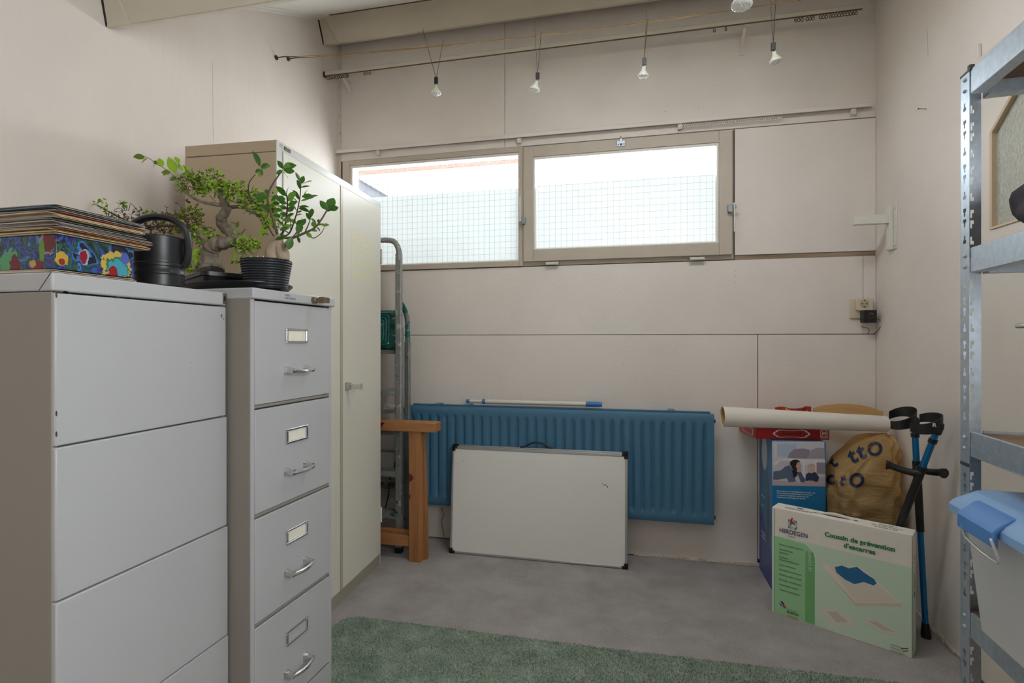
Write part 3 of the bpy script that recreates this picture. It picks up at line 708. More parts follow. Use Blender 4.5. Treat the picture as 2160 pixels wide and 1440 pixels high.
BR = [([(470, 433), (450, 430), (431, 427), (400, 413), (374, 388)], .002, 4.5), ([(476, 438), (500, 436), (514, 439), (544, 453), (563, 464)], -.03, 4.5),
      ([(449, 516), (431, 503), (414, 494), (391, 476), (374, 453), (379, 432), (370, 428)], .05, 4.2), ([(490, 511), (511, 526), (530, 521), (541, 512)], -.05, 3.2),
      ([(400, 480), (360, 476), (320, 478), (280, 470), (240, 452), (205, 432)], .03, 2.8), ([(400, 427), (393, 423), (396, 420)], .0, 2.6), ([(391, 476), (397, 500), (390, 530), (402, 548)], .08, 2.2),
      ([(441, 560), (420, 566), (400, 568)], -.02, 4), ([(467, 395), (466, 385), (468, 378)], 0, 3)]
for bi, (b_, dt, r0) in enumerate(BR):
    q = [bl(P(x, y, BT+dt*(i/(len(b_)-1)))) for i, (x, y) in enumerate(b_)]
    pp, rr = resamp(q, [r0*BT/FPX*(1-.6*i/(len(q)-1)) for i in range(len(q))]); MB().tube(pp, rr, 8).build('branch', BARK if r0 > 3 else TWIG, bo, smooth=60)
# foliage clouds: (cx, cy, rx, ry, depth offset, leaves, twigs, brightness mix)
CL = [(405, 388, 30, 24, .0, 120, 60, (.35, .5)), (445, 385, 34, 28, .0, 130, 50, (.45, .45)), (500, 408, 28, 22, -.02, 110, 40, (.5, .4)), (548, 428, 38, 26, -.03, 170, 60, (.5, .4)), (572, 455, 26, 28, -.03, 90, 40, (.6, .35)),
      (398, 465, 30, 30, .05, 130, 70, (.3, .4)), (430, 497, 30, 18, .04, 110, 30, (.65, .3)), (520, 516, 30, 16, -.05, 90, 40, (.7, .25)), (350, 470, 45, 26, .04, 120, 80, (.1, .35)), (265, 455, 60, 18, .03, 16, 60, (.1, .4)),
      (427, 535, 10, 18, .04, 14, 4, (.8, .2)), (560, 478, 9, 22, -.03, 14, 4, (.8, .2)), (498, 480, 14, 26, -.02, 10, 5, (.3, .6)), (402, 568, 25, 7, .0, 30, 4, (.7, .3)), (505, 553, 14, 12, -.03, 8, 4, (.6, .3)), (215, 430, 16, 12, .03, 14, 3, (.3, .7)), (258, 438, 10, 14, .03, 10, 3, (.3, .6)), (515, 558, 8, 40, -.05, 14, 6, (.4, .6))]
ms = [MB(), MB(), MB()]; tw = MB()
def put_leaf(mb, p, d, L, Wd):
    M = Matrix.Translation(p) @ rot_to(d, random.uniform(-1.2, 1.2)); h = .2*Wd
    vs = [M @ Vector(v) for v in ((0, 0, 0), (L*.45, Wd/2, h), (L, 0, 0), (L*.45, -Wd/2, h), (L*.5, 0, 0))]
    mb.add(vs, [(0, 1, 4), (1, 2, 4), (2, 3, 4), (3, 0, 4)])
for cx, cy, rx, ry, dt, nl, ntw, (fb, fo) in CL:
    nodes = []
    for i in range(ntw):
        a, r = random.uniform(0, 6.28), math.sqrt(random.random())
        p = bl(P(cx+rx*r*math.cos(a), cy+ry*r*math.sin(a), BT+dt+random.uniform(-.045, .045))); d = jit(1).normalized()
        L = random.uniform(.010, .028); q = p+d*L*.5+jit(.004); e = p+d*L
        tw.tube([p, q, e], [.0013, .0011, .0007], 4, caps=False); nodes += [q, e]
    for i in range(int(nl*1.9)):
        a, r = random.uniform(0, 6.28), math.sqrt(random.random())
        p = bl(P(cx+rx*r*math.cos(a), cy+ry*r*math.sin(a), BT+dt+random.uniform(-.05, .05)))
        if nodes and random.random() < .5: p = random.choice(nodes)+jit(.003)
        k = random.random(); L = random.uniform(.009, .0175)
        put_leaf(ms[0 if k < fb else 1 if k < fb+fo else 2], p, jit(1)+Vector((0, 0, .2)), L, L*.62)
for mb, m in zip(ms, (LEAFY, LEAFO, LEAFD)):
    o = mb.build('foliage', m, bo, recalc=False); o['kind'] = 'stuff'
o = tw.build('twigs', TWIG, bo, recalc=False); o['kind'] = 'stuff'
# the long shoot at the top left, its leaves big enough to tell apart
sh = [(382, 384), (368, 372), (350, 357), (332, 347), (318, 336), (306, 330)]
q = [bl(P(x, y, BT+.004*i)) for i, (x, y) in enumerate(sh)]; MB().tube(smooth_path(q, 4), .0009, 6).build('shoot', TWIG, bo)
ELM = [leaf_mesh('elm_leaf_%d' % i, .026, .0145, m) for i, m in enumerate((LEAFY, LEAFO))]
def leaf_obj(me, p, d, s_, roll, par):
    o = bpy.data.objects.new('leaf', me); COL.objects.link(o); o.parent = par
    o.matrix_local = Matrix.Translation(p) @ rot_to(d, roll) @ Matrix.Scale(s_, 4); return o
VR = Vector((CA, SA, 0)); VU = Vector((0, 0, 1)); VF = Vector((-SA, CA, 0))
def leaf_px(x0, y0, x1, y1, t, me, L, par, org, tilt=None, dj=.3):
    a = P(x0, y0, t)-org; b_ = P(x1, y1, t)-org; d = (b_-a)
    s_ = d.length/L; return leaf_obj(me, a, d+VF*random.uniform(-dj, dj)*d.length, s_*1.3, random.uniform(.5, 1.5)*random.choice((1, 1, -1)) if tilt is None else tilt, par)
for x0, y0, x1, y1, k in ((306, 331, 289, 331, 1), (312, 334, 297, 341, 0), (330, 347, 323, 350, 1), (342, 353, 336, 336, 0), (334, 346, 324, 340, 1), (350, 357, 346, 368, 0), (360, 362, 346, 364, 1), (370, 366, 363, 341, 0), (372, 373, 362, 379, 1), (378, 345, 371, 332, 0), (382, 352, 374, 341, 0), (386, 360, 380, 350, 0), (393, 374, 388, 352, 0), (396, 372, 398, 357, 0),
                          (438, 395, 431, 408, 0), (454, 405, 460, 383, 0), (478, 402, 480, 384, 0), (468, 414, 470, 400, 0), (497, 398, 505, 386, 0), (500, 410, 494, 400, 0), (425, 525, 410, 535, 0), (420, 540, 408, 546, 0), (414, 545, 416, 555, 0), (432, 523, 436, 536, 0), (497, 500, 505, 492, 1), (500, 482, 503, 470, 1), (495, 530, 492, 545, 0), (561, 474, 557, 488, 0), (553, 485, 549, 498, 0)):
    leaf_px(x0, y0, x1, y1, BT+random.uniform(-.02, .02), ELM[k], .026, bo, bc)
# ---- ginseng ficus in a ribbed pot
FTT = 1.585
fcn = P(562, 600, FTT); fcn.z = TZ+.001
fi = thing('potted_ficus', 'ginseng ficus with glossy oval leaves in a ribbed charcoal pot', 'potted plant', fcn)
POTC = mat('charcoal_glaze', (40, 43, 48), .35, var=.3, vscale=160)
mb = MB(); prof = [(.0, 0), (.057, 0)]
for k in range(11):
    z0 = .003+k*.0072; rr_ = .057+.0135*(k/11)
    prof += [(rr_+.0005, z0), (rr_+.0026, z0+.0018), (rr_+.0030, z0+.0036), (rr_+.0022, z0+.0052), (rr_+.0006, z0+.0064)]
prof += [(.0715, .0835), (.069, .0855), (.066, .0840), (.064, .072), (0, .072)]
mb.lathe(prof, 48, close=False); mb.build('pot', POTC, fi, smooth=50)
mb = MB(); mb.lathe([(0, .068), (.064, .068), (.064, .074), (.04, .078), (0, .079)], 24, close=False); mb.build('soil', SOIL, fi)
mb = MB()
for x in (529, 543, 555): p = P(x, 540, FTT-.03)-fcn; mb.ball((p.x, p.y, .086), .006, 6, 5, (.5, .5, 1.5))
o = mb.build('pebbles', mat('white_pebble', (214, 210, 198), .6), fi, smooth=60); o['kind'] = 'stuff'
SKIN = mat('ficus_bark', (148, 128, 106), .7, rgb2=(184, 166, 142), vscale=26, bump=.35, bscale=60)
def fl_(v): return Vector(v)-fcn
mb = MB()   # swollen two-legged root
for path in ([((577, 548), 14), ((574, 536), 14.5), ((578, 522), 14), ((584, 510), 11.5), ((588, 500), 8), ((589, 494), 5)], [((598, 548), 12), ((597, 537), 13.5), ((592, 524), 13), ((588, 511), 10.5), ((588, 500), 7)]):
    q = [fl_(P(x, y, FTT+.004)) for (x, y), r in path]; pp, rr = resamp(q, [r*FTT/FPX for _, r in path]); mb.tube(pp, rr, 14)
mb.build('root', SKIN, fi, smooth=60)
FB = [([(587, 502), (580, 475), (572, 451), (565, 424), (567, 405), (578, 384), (594, 361)], 0, 3.2), ([(566, 432), (551, 433), (539, 430), (526, 413), (524, 398), (527, 382), (539, 368)], -.02, 1.7), ([(590, 498), (599, 485), (605, 452), (606, 418), (600, 405)], .02, 2.6),
      ([(592, 500), (610, 492), (622, 462), (629, 436), (634, 402), (632, 378)], .0, 1.9), ([(592, 501), (617, 501), (643, 491), (664, 480), (679, 461), (691, 441)], -.03, 3.2), ([(645, 490), (660, 502), (676, 493), (684, 480)], -.03, 1.3),
      ([(643, 491), (652, 470), (656, 455)], -.02, 1.4), ([(617, 501), (632, 480), (637, 460)], .02, 1.4), ([(590, 497), (578, 498), (568, 482), (560, 470)], .03, 1.6), ([(600, 485), (612, 490), (613, 460)], .02, 1.3)]
for b_, dt, r0 in FB:
    q = [fl_(P(x, y, FTT+dt*(i/(len(b_)-1)))) for i, (x, y) in enumerate(b_)]
    pp, rr = resamp(q, [r0*FTT/FPX*(1-.55*i/(len(q)-1)) for i in range(len(q))]); MB().tube(pp, rr, 7).build('branch', TWIG if r0 < 3 else mat('ficus_stem', (100, 84, 66), .8), fi, smooth=60)
FLM = [leaf_mesh('ficus_leaf_%d' % i, .030, .0165, m, .18, .12) for i, m in enumerate((FIC, FICL))]
random.seed(4)
LV = [(549, 352, 540, 327), (550, 354, 562, 347), (548, 356, 541, 363), (548, 357, 570, 352), (547, 358, 556, 368), (546, 360, 549, 371),
      (597, 356, 590, 343), (598, 354, 612, 342), (597, 358, 615, 359), (596, 359, 586, 366), (597, 363, 610, 374), (595, 355, 617, 347),
      (631, 382, 627, 367), (633, 388, 640, 375), (635, 390, 656, 383), (634, 396, 648, 390), (634, 400, 630, 384), (640, 414, 650, 402), (636, 415, 656, 411), (645, 418, 665, 412), (632, 422, 622, 405), (634, 424, 648, 420), (630, 430, 620, 418), (629, 436, 646, 434), (630, 440, 650, 443), (626, 446, 618, 432), (625, 450, 636, 446), (623, 455, 635, 452),
      (604, 414, 590, 398), (605, 410, 604, 393), (606, 416, 620, 408), (603, 420, 586, 418), (606, 424, 618, 416), (605, 430, 592, 424), (607, 434, 622, 426), (606, 440, 594, 436), (605, 446, 616, 436), (606, 452, 594, 450), (604, 458, 618, 452), (606, 464, 596, 462), (603, 470, 612, 460), (600, 476, 590, 468), (602, 480, 614, 474), (612, 470, 608, 452), (614, 462, 624, 470), (613, 474, 600, 482),
      (565, 416, 540, 413), (567, 410, 560, 400), (572, 424, 584, 414), (575, 430, 588, 428), (570, 440, 556, 436), (580, 440, 592, 444), (575, 452, 588, 456), (586, 480, 574, 476), (590, 486, 602, 478),
      (690, 442, 699, 417), (691, 443, 680, 428), (692, 441, 710, 438), (689, 446, 700, 434), (657, 458, 654, 440), (656, 460, 664, 468), (655, 464, 648, 452), (664, 480, 658, 466), (668, 476, 680, 470), (672, 470, 670, 462), (679, 476, 691, 474), (668, 480, 676, 486),
      (637, 464, 626, 472), (636, 470, 632, 490), (634, 478, 640, 462), (632, 486, 628, 494), (622, 498, 614, 506), (612, 505, 604, 518), (616, 500, 610, 522), (606, 502, 590, 498), (600, 500, 586, 504), (626, 500, 634, 510), (645, 490, 655, 498), (640, 494, 634, 486), (655, 485, 666, 486)]
for x0, y0, x1, y1 in LV:
    leaf_px(x0, y0, x1, y1, FTT+random.uniform(-.035, .035), FLM[0 if random.random() < .72 else 1], .030, fi, fcn, dj=.45)

# ================================================================== RADIATOR AND WHAT STANDS BY IT
BLUE = mat('blue_radiator_paint', (70, 116, 146), .38, var=.02, vscale=5)
ra = thing('radiator', 'blue ribbed panel radiator under the window', 'radiator', (-.4485, 2.95, .234))
rx0, rx1, rh = -.8605, .8625, .583
cs = [(-1.290+.4485)+(1.658/31)*i for i in range(32)]; pw_ = 1.658/31
xsn = [rx0]
for c in cs: xsn += [c+k*pw_ for k in (-.42, -.30, -.20, -.10, 0, .10, .20, .30, .42)]
xsn.append(rx1); xsn = sorted(set(round(v, 5) for v in xsn)); xsn = [v for v in xsn if rx0 <= v <= rx1]
zs = [0, .012, .030, .036, .042, .050, .060, .072, .30, .511, .523, .533, .541, .547, .553, .571, rh]
mb = MB(); vs = []; fs = []
for zz in zs:
    for x in xsn:
        c = min(cs, key=lambda q: abs(q-x)); d = abs(x-c)/pw_
        ze = 0
        if zz < .072: ze = (.072-zz)/.036
        if zz > .511: ze = (zz-.511)/.036
        rr_ = math.hypot(d/.30, ze) if ze > 0 else d/.30
        g = .5+.5*math.cos(math.pi*min(1, rr_)); y = .012*g
        if zz in (0, rh): y += .006
        vs.append((x, y, zz))
n = len(xsn)
for i in range(len(zs)-1):
    for j in range(n-1): fs.append((i*n+j, i*n+j+1, (i+1)*n+j+1, (i+1)*n+j))
mb.add(vs, fs); mb.build('front_panel', BLUE, ra, smooth=50)
mb = MB(); mb.box(rx0, rx1, .0185, .024, 0, rh); mb.box(rx1-.003, rx1, .002, .03, .004, rh-.004); mb.box(rx0, rx0+.003, .002, .03, .004, rh-.004)
mb.build('panel_edge', BLUE, ra, bevel=.001, seg=1)
BX(rx0+.004, rx1-.012, .056, .080, .004, rh+.006).build('back_panel', BLUE, ra, bevel=.002)
mb = MB(); x = rx0+.03
while x < rx1-.03: mb.box(x, x+.002, .024, .056, .03, rh-.03); x += .03
o = mb.build('convector_fins', BLUE, ra); o['kind'] = 'stuff'
for x in (rx0+.15, rx1-.23, rx0+.34):
    BX(x, x+.035, .020, .095, rh-.004, rh+.012).build('wall_bracket', BLUE, ra, bevel=.001, seg=1)
for zz in (.035, .545): MB().tube([(rx1, .02, zz), (rx1+.008, .02, zz)], .010, 10).build('plug', BLACK, ra, smooth=40)
mb = MB(); vz = .560
mb.tube([(rx0, .03, vz), (rx0-.06, .03, vz)], .008, 10); mb.tube([(rx0-.035, .03, vz), (rx0-.035, .03, vz-.03)], .010, 10); mb.tube([(rx0-.03, .03, vz-.02), (rx0-.03, .03, -.233)], .0075, 10)
mb.build('pipe', mat('dull_pipe_metal', (120, 122, 120), .45, .7), ra, smooth=40)
va = MB().tube([(rx0-.06, .03, vz), (rx0-.095, .03, vz)], .019, 14).build('valve', BLACK, ra, smooth=40)
mb = MB(); mb.tube([(rx0-.095, .03, vz), (rx0-.165, .03, vz)], [.022, .024], 16)
for k in range(12):
    a = k*math.pi/6; mb.tube([(rx0-.135, .03+.024*math.cos(a), vz+.024*math.sin(a)), (rx0-.165, .03+.024*math.cos(a), vz+.024*math.sin(a))], .004, 5)
mb.build('thermostat_head', WHITEP, va, smooth=40)
# white telescopic pole lying on the radiator
po = thing('telescopic_pole', 'white telescopic pole with blue collars lying on the radiator', 'pole', (-.961, 3.005, .8475), math.radians(0))
def xt(px_): return onY(px_, 857, 3.005).x+.961
MB().tube([(xt(990), 0, 0), (xt(1022), 0, 0)], .0085, 12).build('inner_tube', WHITEP, po, smooth=40)
MB().tube([(xt(1022), 0, 0), (xt(1240), 0, 0)], .0125, 12).build('outer_tube', WHITEP, po, smooth=40)
BLUP = mat('bright_blue_plastic', (58, 120, 190), .4)
MB().tube([(xt(984), 0, 0), (xt(991), 0, 0)], .0105, 12).build('end_cap', BLUP, po, smooth=40)
MB().tube([(xt(1018), 0, 0), (xt(1024), 0, 0)], .0145, 12).build('collar', BLUP, po, smooth=40)
MB().tube([(xt(1236), 0, 0), (xt(1262), 0, 0), (xt(1270), 0, 0)], [.0145, .0145, .011], 12).build('hook_end', BLUP, po, smooth=40)
# folding whiteboard case
LEAN = math.atan2(.052, .598)
wbt = thing('whiteboard_case', 'folded whiteboard case with black corners and carrying strap leaning on the radiator', 'whiteboard', (-.524, 2.852, .0))
wbt.rotation_euler = (-LEAN, 0, 0)
ALU = mat('matt_aluminium', (178, 180, 180), .4, .7); WBF = mat('whiteboard_face', (232, 229, 224), .35, var=.015, vscale=4)
bw, bh = .988, .600
for k in range(2):
    y0 = .0215*k+.002*(k); y1 = y0+.020
    lf = BX(-bw/2+.004, bw/2-.004, y0+.003, y1-.003, .006+.002, bh-.006+.006*k).build('board', WBF, wbt)
    mb = MB()
    for a, b_, c, d in ((-bw/2, bw/2, .002, .014), (-bw/2, bw/2, bh-.016, bh), (-bw/2, -bw/2+.013, .014, bh-.016), (bw/2-.013, bw/2, .014, bh-.016)):
        mb.box(a, b_, y0, y1, c+.006*k*(c > .1), d+.006*k*(d > .1))
    mb.build('rail', ALU, lf, bevel=.0025)
    for sx in (-1, 1):
        for sz in (0, 1):
            xx = sx*(bw/2-.008); zz = .001 if not sz else bh-.028+.006*k
            mb = MB(); mb.box(xx-.0105, xx+.0105, y0-.0012, y1+.0012, zz, zz+.030)
            mb.box(xx-.0105-(.012 if sx > 0 else 0), xx+.0105+(.012 if sx < 0 else 0), y0-.0012, y1+.0012, zz if not sz else zz+.014, zz+.016 if not sz else zz+.030)
            mb.build('corner', BLACK, lf, bevel=.002)
q = [(-.10, .03, bh+.008), (-.075, .028, bh+.012), (-.03, .024, bh+.034), (.0, .024, bh+.037), (.03, .026, bh+.032), (.065, .03, bh+.012), (.09, .032, bh+.008)]
MB().tube(smooth_path(q, 5), .0045, 8, sx=1.8).build('strap', BLACK, wbt, smooth=40)
F = frame((0, .003, 0), (1, 0, 0), (0, 0, 1))
decal('smudge', [ell(.375, .43, .009, .003, 8, .4), ell(.388, .422, .004, .006, 8), ell(.362, .437, .003, .003, 6), ell(-.428, .518, .002, .003, 6)], F, mat('smudge_grey', (128, 122, 118), .8), wbt, .0006)

# ================================================================== BEHIND THE CUPBOARD: ladder, trestle, paint tray, socket
ALP = speckle('paint_spattered_aluminium', (150, 152, 150), (206, 200, 186), 26, .60, .5, .35, [((52, 96, 92), 18, .64), ((70, 60, 54), 40, .66)])
ALT = speckle('teal_smeared_aluminium', (142, 144, 142), (44, 112, 104), 9, .52, .5, .3, [((204, 198, 184), 30, .62)])
ALG = mat('dull_aluminium', (140, 142, 140), .45, .5, .12, 30)
lx1 = -1.283; lx0 = -1.69
ld = thing('step_ladder', 'paint-spattered aluminium step ladder folded against the wall', 'ladder', ((lx0+lx1)/2, 2.83, 0))
lo = Vector(((lx0+lx1)/2, 2.83, 0)); hw = (lx1-lx0)/2
def LB(*a): return MB().box(*a)
for sx in (-1, 1):
    x = sx*(hw-.018)
    LB(x-.018, x+.018, -.045, -.020, .0, 1.70).build('stile', ALP, ld, bevel=.004)
    LB(x+.012*sx-.004, x+.012*sx+.004, -.022, -.004, .05, 1.28).build('stile_flange', ALG, ld)
    LB(x-.015+.012, x+.015+.012, .045, .070, .0, 1.20).build('rear_leg', ALG, ld, bevel=.003)
    mb = MB(); mb.tube(smooth_path([(x+.012, .058, 1.10), (x+.012, .058, 1.30), (x+.008, .045, 1.36), (x, .02, 1.405), (x-.004*sx, -.02, 1.43)], 5), .016, 8, sx=.6)
    mb.build('elbow', ALT, ld, smooth=45)
    MB().tube([(x+.02*sx, .03, 1.125), (x+.027*sx, .03, 1.125)], .012, 10).build('pivot', ALG, ld, smooth=40)
    LB(x-.02, x+.02, -.048, -.016, .0, .03).build('foot', BLACK, ld)
mb = MB(); q = [(hw-.018, -.032, 1.66), (hw-.018, -.032, 1.71), (hw-.035, -.032, 1.755), (hw-.075, -.032, 1.778), (0, -.032, 1.782), (-hw+.075, -.032, 1.778), (-hw+.035, -.032, 1.755), (-hw+.018, -.032, 1.71), (-hw+.018, -.032, 1.66)]
mb.tube(smooth_path(q, 5), .0155, 10, sx=1.2); mb.build('hand_rail', ALP, ld, smooth=45)
for zz in (.225, .465, .70, .925):
    mb = MB(); mb.box(-hw+.02, hw-.03, -.055, .03, zz-.006, zz); mb.box(-hw+.02, hw-.03, -.058, -.053, zz-.030, zz); mb.box(-hw+.02, hw-.03, .027, .03, zz-.03, zz)
    mb.build('step', ALP, ld, bevel=.001, seg=1)
mb = MB(); mb.box(-hw+.02, hw-.03, -.012, .052, 1.140, 1.148); mb.box(-hw+.02, hw-.03, -.015, -.010, 1.128, 1.152); mb.build('platform', ALG, ld)
mb = MB()
for zz in (.16, .375, .555): mb.tube([(-hw+.03, .058, zz), (hw-.01, .058, zz)], .008, 8)
o = mb.build('rear_brace', ALG, ld, smooth=40); o['kind'] = 'stuff'
# paint tray standing on the ladder platform
TEAL = speckle('teal_paint_crust', (22, 98, 92), (8, 60, 58), 20, .55, .5, 0., [((196, 196, 186), 34, .63), ((150, 130, 100), 22, .68)])
pxr = onY(832, 700, 2.853).x
pt = thing('paint_tray', 'teal paint-crusted roller tray standing on the ladder platform', 'paint tray', (pxr-.135, 2.853, 1.150))
pt.rotation_euler = (math.radians(-4), 0, 0)
mb = MB()
def tray_ring(w0, h0, w1, h1, y0, y1, zc_=.115):
    A = rrect(-w0, w0, -h0, h0, .02, 4); B = rrect(-w1, w1, -h1, h1, .02, 4); n = len(A)
    mb.add([(a, y0, zc_+b) for a, b in A]+[(a, y1, zc_+b) for a, b in B], [(i, (i+1) % n, n+(i+1) % n, n+i) for i in range(n)])
w_, h_, y_ = .135, .114, .0
tray_ring(w_, h_, w_-.012, h_-.008, .012, -.012)
w_, h_ = w_-.012, h_-.008
for k in range(6):
    tray_ring(w_, h_, w_-.006, h_-.005, -.012, -.018); tray_ring(w_-.006, h_-.005, w_-.012, h_-.010, -.018, -.012); tray_ring(w_-.012, h_-.010, w_-.017, h_-.014, -.012, -.012)
    w_, h_ = w_-.017, h_-.014
mb.prism(rrect(-w_, w_, -h_, h_, .01, 4), lambda a, b: Vector((a, -.012, .115+b)), lambda a, b: Vector((a, -.010, .115+b)))
mb.build('tray', TEAL, pt, smooth=25)
mb = MB(); tray_ring(.140, .119, .135, .114, .014, .012); mb.build('rim', mat('dark_crust', (40, 56, 52), .6, var=.4, vscale=50), pt)
# wooden trestle
PINE = wood('pine_grain_x', (146, 94, 56), (184, 128, 80), 0, 28); PINEZ = wood('pine_grain_z', (142, 92, 54), (180, 124, 76), 2, 28)
PAINTR = mat('red_paint_smear', (104, 22, 30), .6)
ts = thing('wooden_trestle', 'folded pine sawhorse trestle with red paint smears', 'trestle', (-1.43, 2.715, 0))
tr1 = onY(921, 900, 2.70).x+1.43; tl = -.36
BX(tl, tr1, -.035, .055, .710, .760).build('top_bar', PINE, ts, bevel=.003)
lgx = onY(876, 1100, 2.70).x+1.43
for sx in (lgx, tl+.17):
    BX(sx-.034, sx+.034, -.022, .018, .0, .709).build('leg', PINEZ, ts, bevel=.002)
    mb = MB(); mb.hexa([(sx-.020, .022, 0), (sx+.052, .022, 0), (sx+.052, .055, 0), (sx-.020, .055, 0)], [(sx-.034, .022, .709), (sx+.036, .022, .709), (sx+.036, .055, .709), (sx-.034, .055, .709)])
    mb.build('rear_leg', PINEZ, ts, bevel=.002)
BX(tl+.17+.034, lgx-.034, -.010, .016, .075, .135).build('rail', PINE, ts, bevel=.002)
BX(tl+.17+.034, lgx-.034, .030, .052, .100, .150).build('rail', PINE, ts, bevel=.002)
F = frame((0, -.022, 0), (1, 0, 0), (0, 0, 1))
decal('paint_smear', [[(lgx-.034, .43), (lgx-.015, .445), (lgx-.006, .455), (lgx-.018, .475), (lgx-.034, .482)]], F, PAINTR, ts, .0006)
decal('paint_smear', [[(lgx-.034, .335), (lgx-.026, .345), (lgx-.024, .36), (lgx-.034, .37)]], F, PAINTR, ts, .0006)
decal('paint_smear', [[(lgx-.24, .714), (lgx-.20, .716), (lgx-.17, .756), (lgx-.21, .756)]], frame((0, -.035, 0), (1, 0, 0), (0, 0, 1)), PAINTR, ts, .0006)
# wall socket behind the ladder with its lead
p = onY(821, 1015, YB); sk = thing('wall_socket', 'grey double wall socket low behind the step ladder', 'socket', (p.x, YB, p.z))
mb = MB(); mb.box(-.075, .075, -.035, 0, -.038, .038); mb.build('housing', mat('grey_plastic', (150, 148, 142), .5), sk, bevel=.005)
for dx in (-.037, .037):
    MB().lathe([(0, 0), (.020, 0), (.022, .001), (.022, .003), (0, .003)], 20, Matrix.Translation((dx, -.035, 0)) @ Matrix.Rotation(math.pi/2, 4, 'X')).build('outlet', mat('dark_outlet', (90, 88, 84), .6), sk)
q = [onY(842, 925, YB-.02), onY(836, 960, YB-.012), onY(832, 985, YB-.015), onY(822, 1012, YB-.05), onY(820, 1040, YB-.03), onY(812, 1075, YB-.015)]
tag(rebase(MB().tube(smooth_path(q, 5), .0035, 6).build('power_cable', BLACK, smooth=40), q[-1]), 'thin black lead hanging from the low wall socket', 'cable')

# ================================================================== THE CORNER
# ---- tall blue carton with a printed photograph
cb = thing('product_carton', 'tall blue carton with a photo of a woman and child lying on a floor', 'carton', (.652, 2.772, 0))
cw, cd, chh = .235, .262, .724
CBL = mat('carton_blue', (34, 120, 174), .35, var=.03, vscale=6)
BX(0, cw, 0, cd, 0, chh).build('carton', CBL, cb, bevel=.002)
FR = frame((0, 0, 0), (1, 0, 0), (0, 0, 1))
def z1(zx, zy):
    """zoom-crop point (crop at 1500,840, 7.2x) -> point on the carton front"""
    p = onY(1500+zx/7.2, 840+zy/7.2, 2.772); return (p.x-.652, p.z)
def Z1(*pts): return [z1(*q) for q in pts]
ci = [0]
def prt(rgb, poly, nm='print', n_off=None):
    ci[0] += 1; m = mat('ink_%d_%d_%d' % rgb, rgb, .35); return decal(nm, [poly], FR, m, cb, .0003+.00006*ci[0], .0002)
prt((204, 202, 210), Z1((930, 1320), (1735, 1338), (1718, 655), (925, 652)))
prt((176, 190, 212), Z1((975, 880), (1290, 890), (1300, 690), (985, 690)))
prt((214, 214, 220), Z1((960, 885), (1000, 885), (1000, 690), (960, 690)))
prt((150, 140, 152), Z1((1160, 905), (1190, 830), (1260, 770), (1400, 760), (1500, 780), (1490, 880), (1440, 915)))
prt((168, 158, 170), Z1((1440, 915), (1490, 860), (1510, 790), (1600, 750), (1722, 750), (1726, 915)))
prt((222, 220, 224), Z1((935, 1000), (1020, 930), (1100, 910), (1728, 925), (1730, 1000), (1420, 1010), (1100, 1000)))
prt((196, 192, 200), Z1((940, 1060), (1060, 940), (1210, 950), (1210, 1080), (940, 1110)))
prt((150, 142, 150), Z1((1590, 1140), (1730, 1150), (1730, 975), (1590, 970)))
prt((228, 226, 230), Z1((1390, 1230), (1425, 1230), (1420, 930), (1390, 930)))
prt((228, 226, 230), Z1((1580, 1180), (1602, 1180), (1602, 940), (1580, 940)))
prt((186, 176, 180), Z1((935, 1320), (1735, 1330), (1735, 1180), (1420, 1270), (935, 1240)))
prt((96, 110, 132), Z1((940, 1230), (945, 1110), (1060, 1090), (1130, 1030), (1190, 1015), (1240, 1090), (1290, 1260), (1180, 1275), (1150, 1210), (1000, 1235)))
prt((82, 98, 122), Z1((1290, 1110), (1340, 1080), (1430, 1230), (1420, 1275), (1360, 1270), (1330, 1190)))
prt((34, 28, 32), Z1((1190, 1000), (1205, 955), (1250, 930), (1310, 930), (1350, 960), (1330, 1010), (1300, 1180), (1250, 1210), (1230, 1100), (1250, 1040)))
prt((206, 168, 150), [z1(x, y) for x, y in ell(1325, 1015, 42, 52)])
prt((204, 164, 146), Z1((1300, 1110), (1300, 1070), (1350, 1060), (1365, 1090), (1340, 1120)))
prt((34, 28, 32), Z1((1200, 1000), (1220, 945), (1280, 930), (1345, 945), (1300, 985), (1280, 1060), (1230, 1070)))
prt((46, 58, 88), Z1((1430, 1250), (1440, 1150), (1490, 1120), (1590, 1120), (1640, 1200), (1620, 1265)))
prt((212, 176, 158), [z1(x, y) for x, y in ell(1520, 1070, 48, 66)])
prt((196, 172, 136), Z1((1468, 1050), (1475, 1005), (1520, 985), (1565, 1005), (1572, 1050), (1545, 1020), (1500, 1020)))
prt((206, 168, 150), Z1((1450, 1280), (1470, 1245), (1560, 1250), (1570, 1280)))
WHT = mat('white_print', (228, 230, 232), .5)
for i, tx in enumerate(('Gesundheit und Wohlbefinden ist in der Luft.', 'Gezondheid en welbevinden is in de lucht.', 'La santé et le bien-être sont dans l\'air.', 'Health and well-being is in the air.')):
    a, b_ = z1(998, 1412+31*i*1.02); text_obj('lettering', tx, .0092, FR @ Matrix.Translation((a, b_, .0004)), WHT, cb, bold=.0001)
decal('rule_line', [rect(.02, .215, .405, .4058)], FR, mat('pale_blue_print', (90, 160, 204), .5), cb, .0004)
FS = frame((0, cd, 0), (0, -1, 0), (0, 0, 1))       # left side face
decal('side_picture', [ell(cd*.42, .632, .055, .085, 24)], FS, mat('pale_print', (206, 208, 212), .4), cb, .0004)
decal('side_lower_print', [[(0, 0), (cd, 0), (cd, .16), (cd*.5, .26), (0, .34)]], FS, mat('violet_blue_print', (52, 70, 150), .35), cb, .0004)  # darker violet-blue lower part of the side face
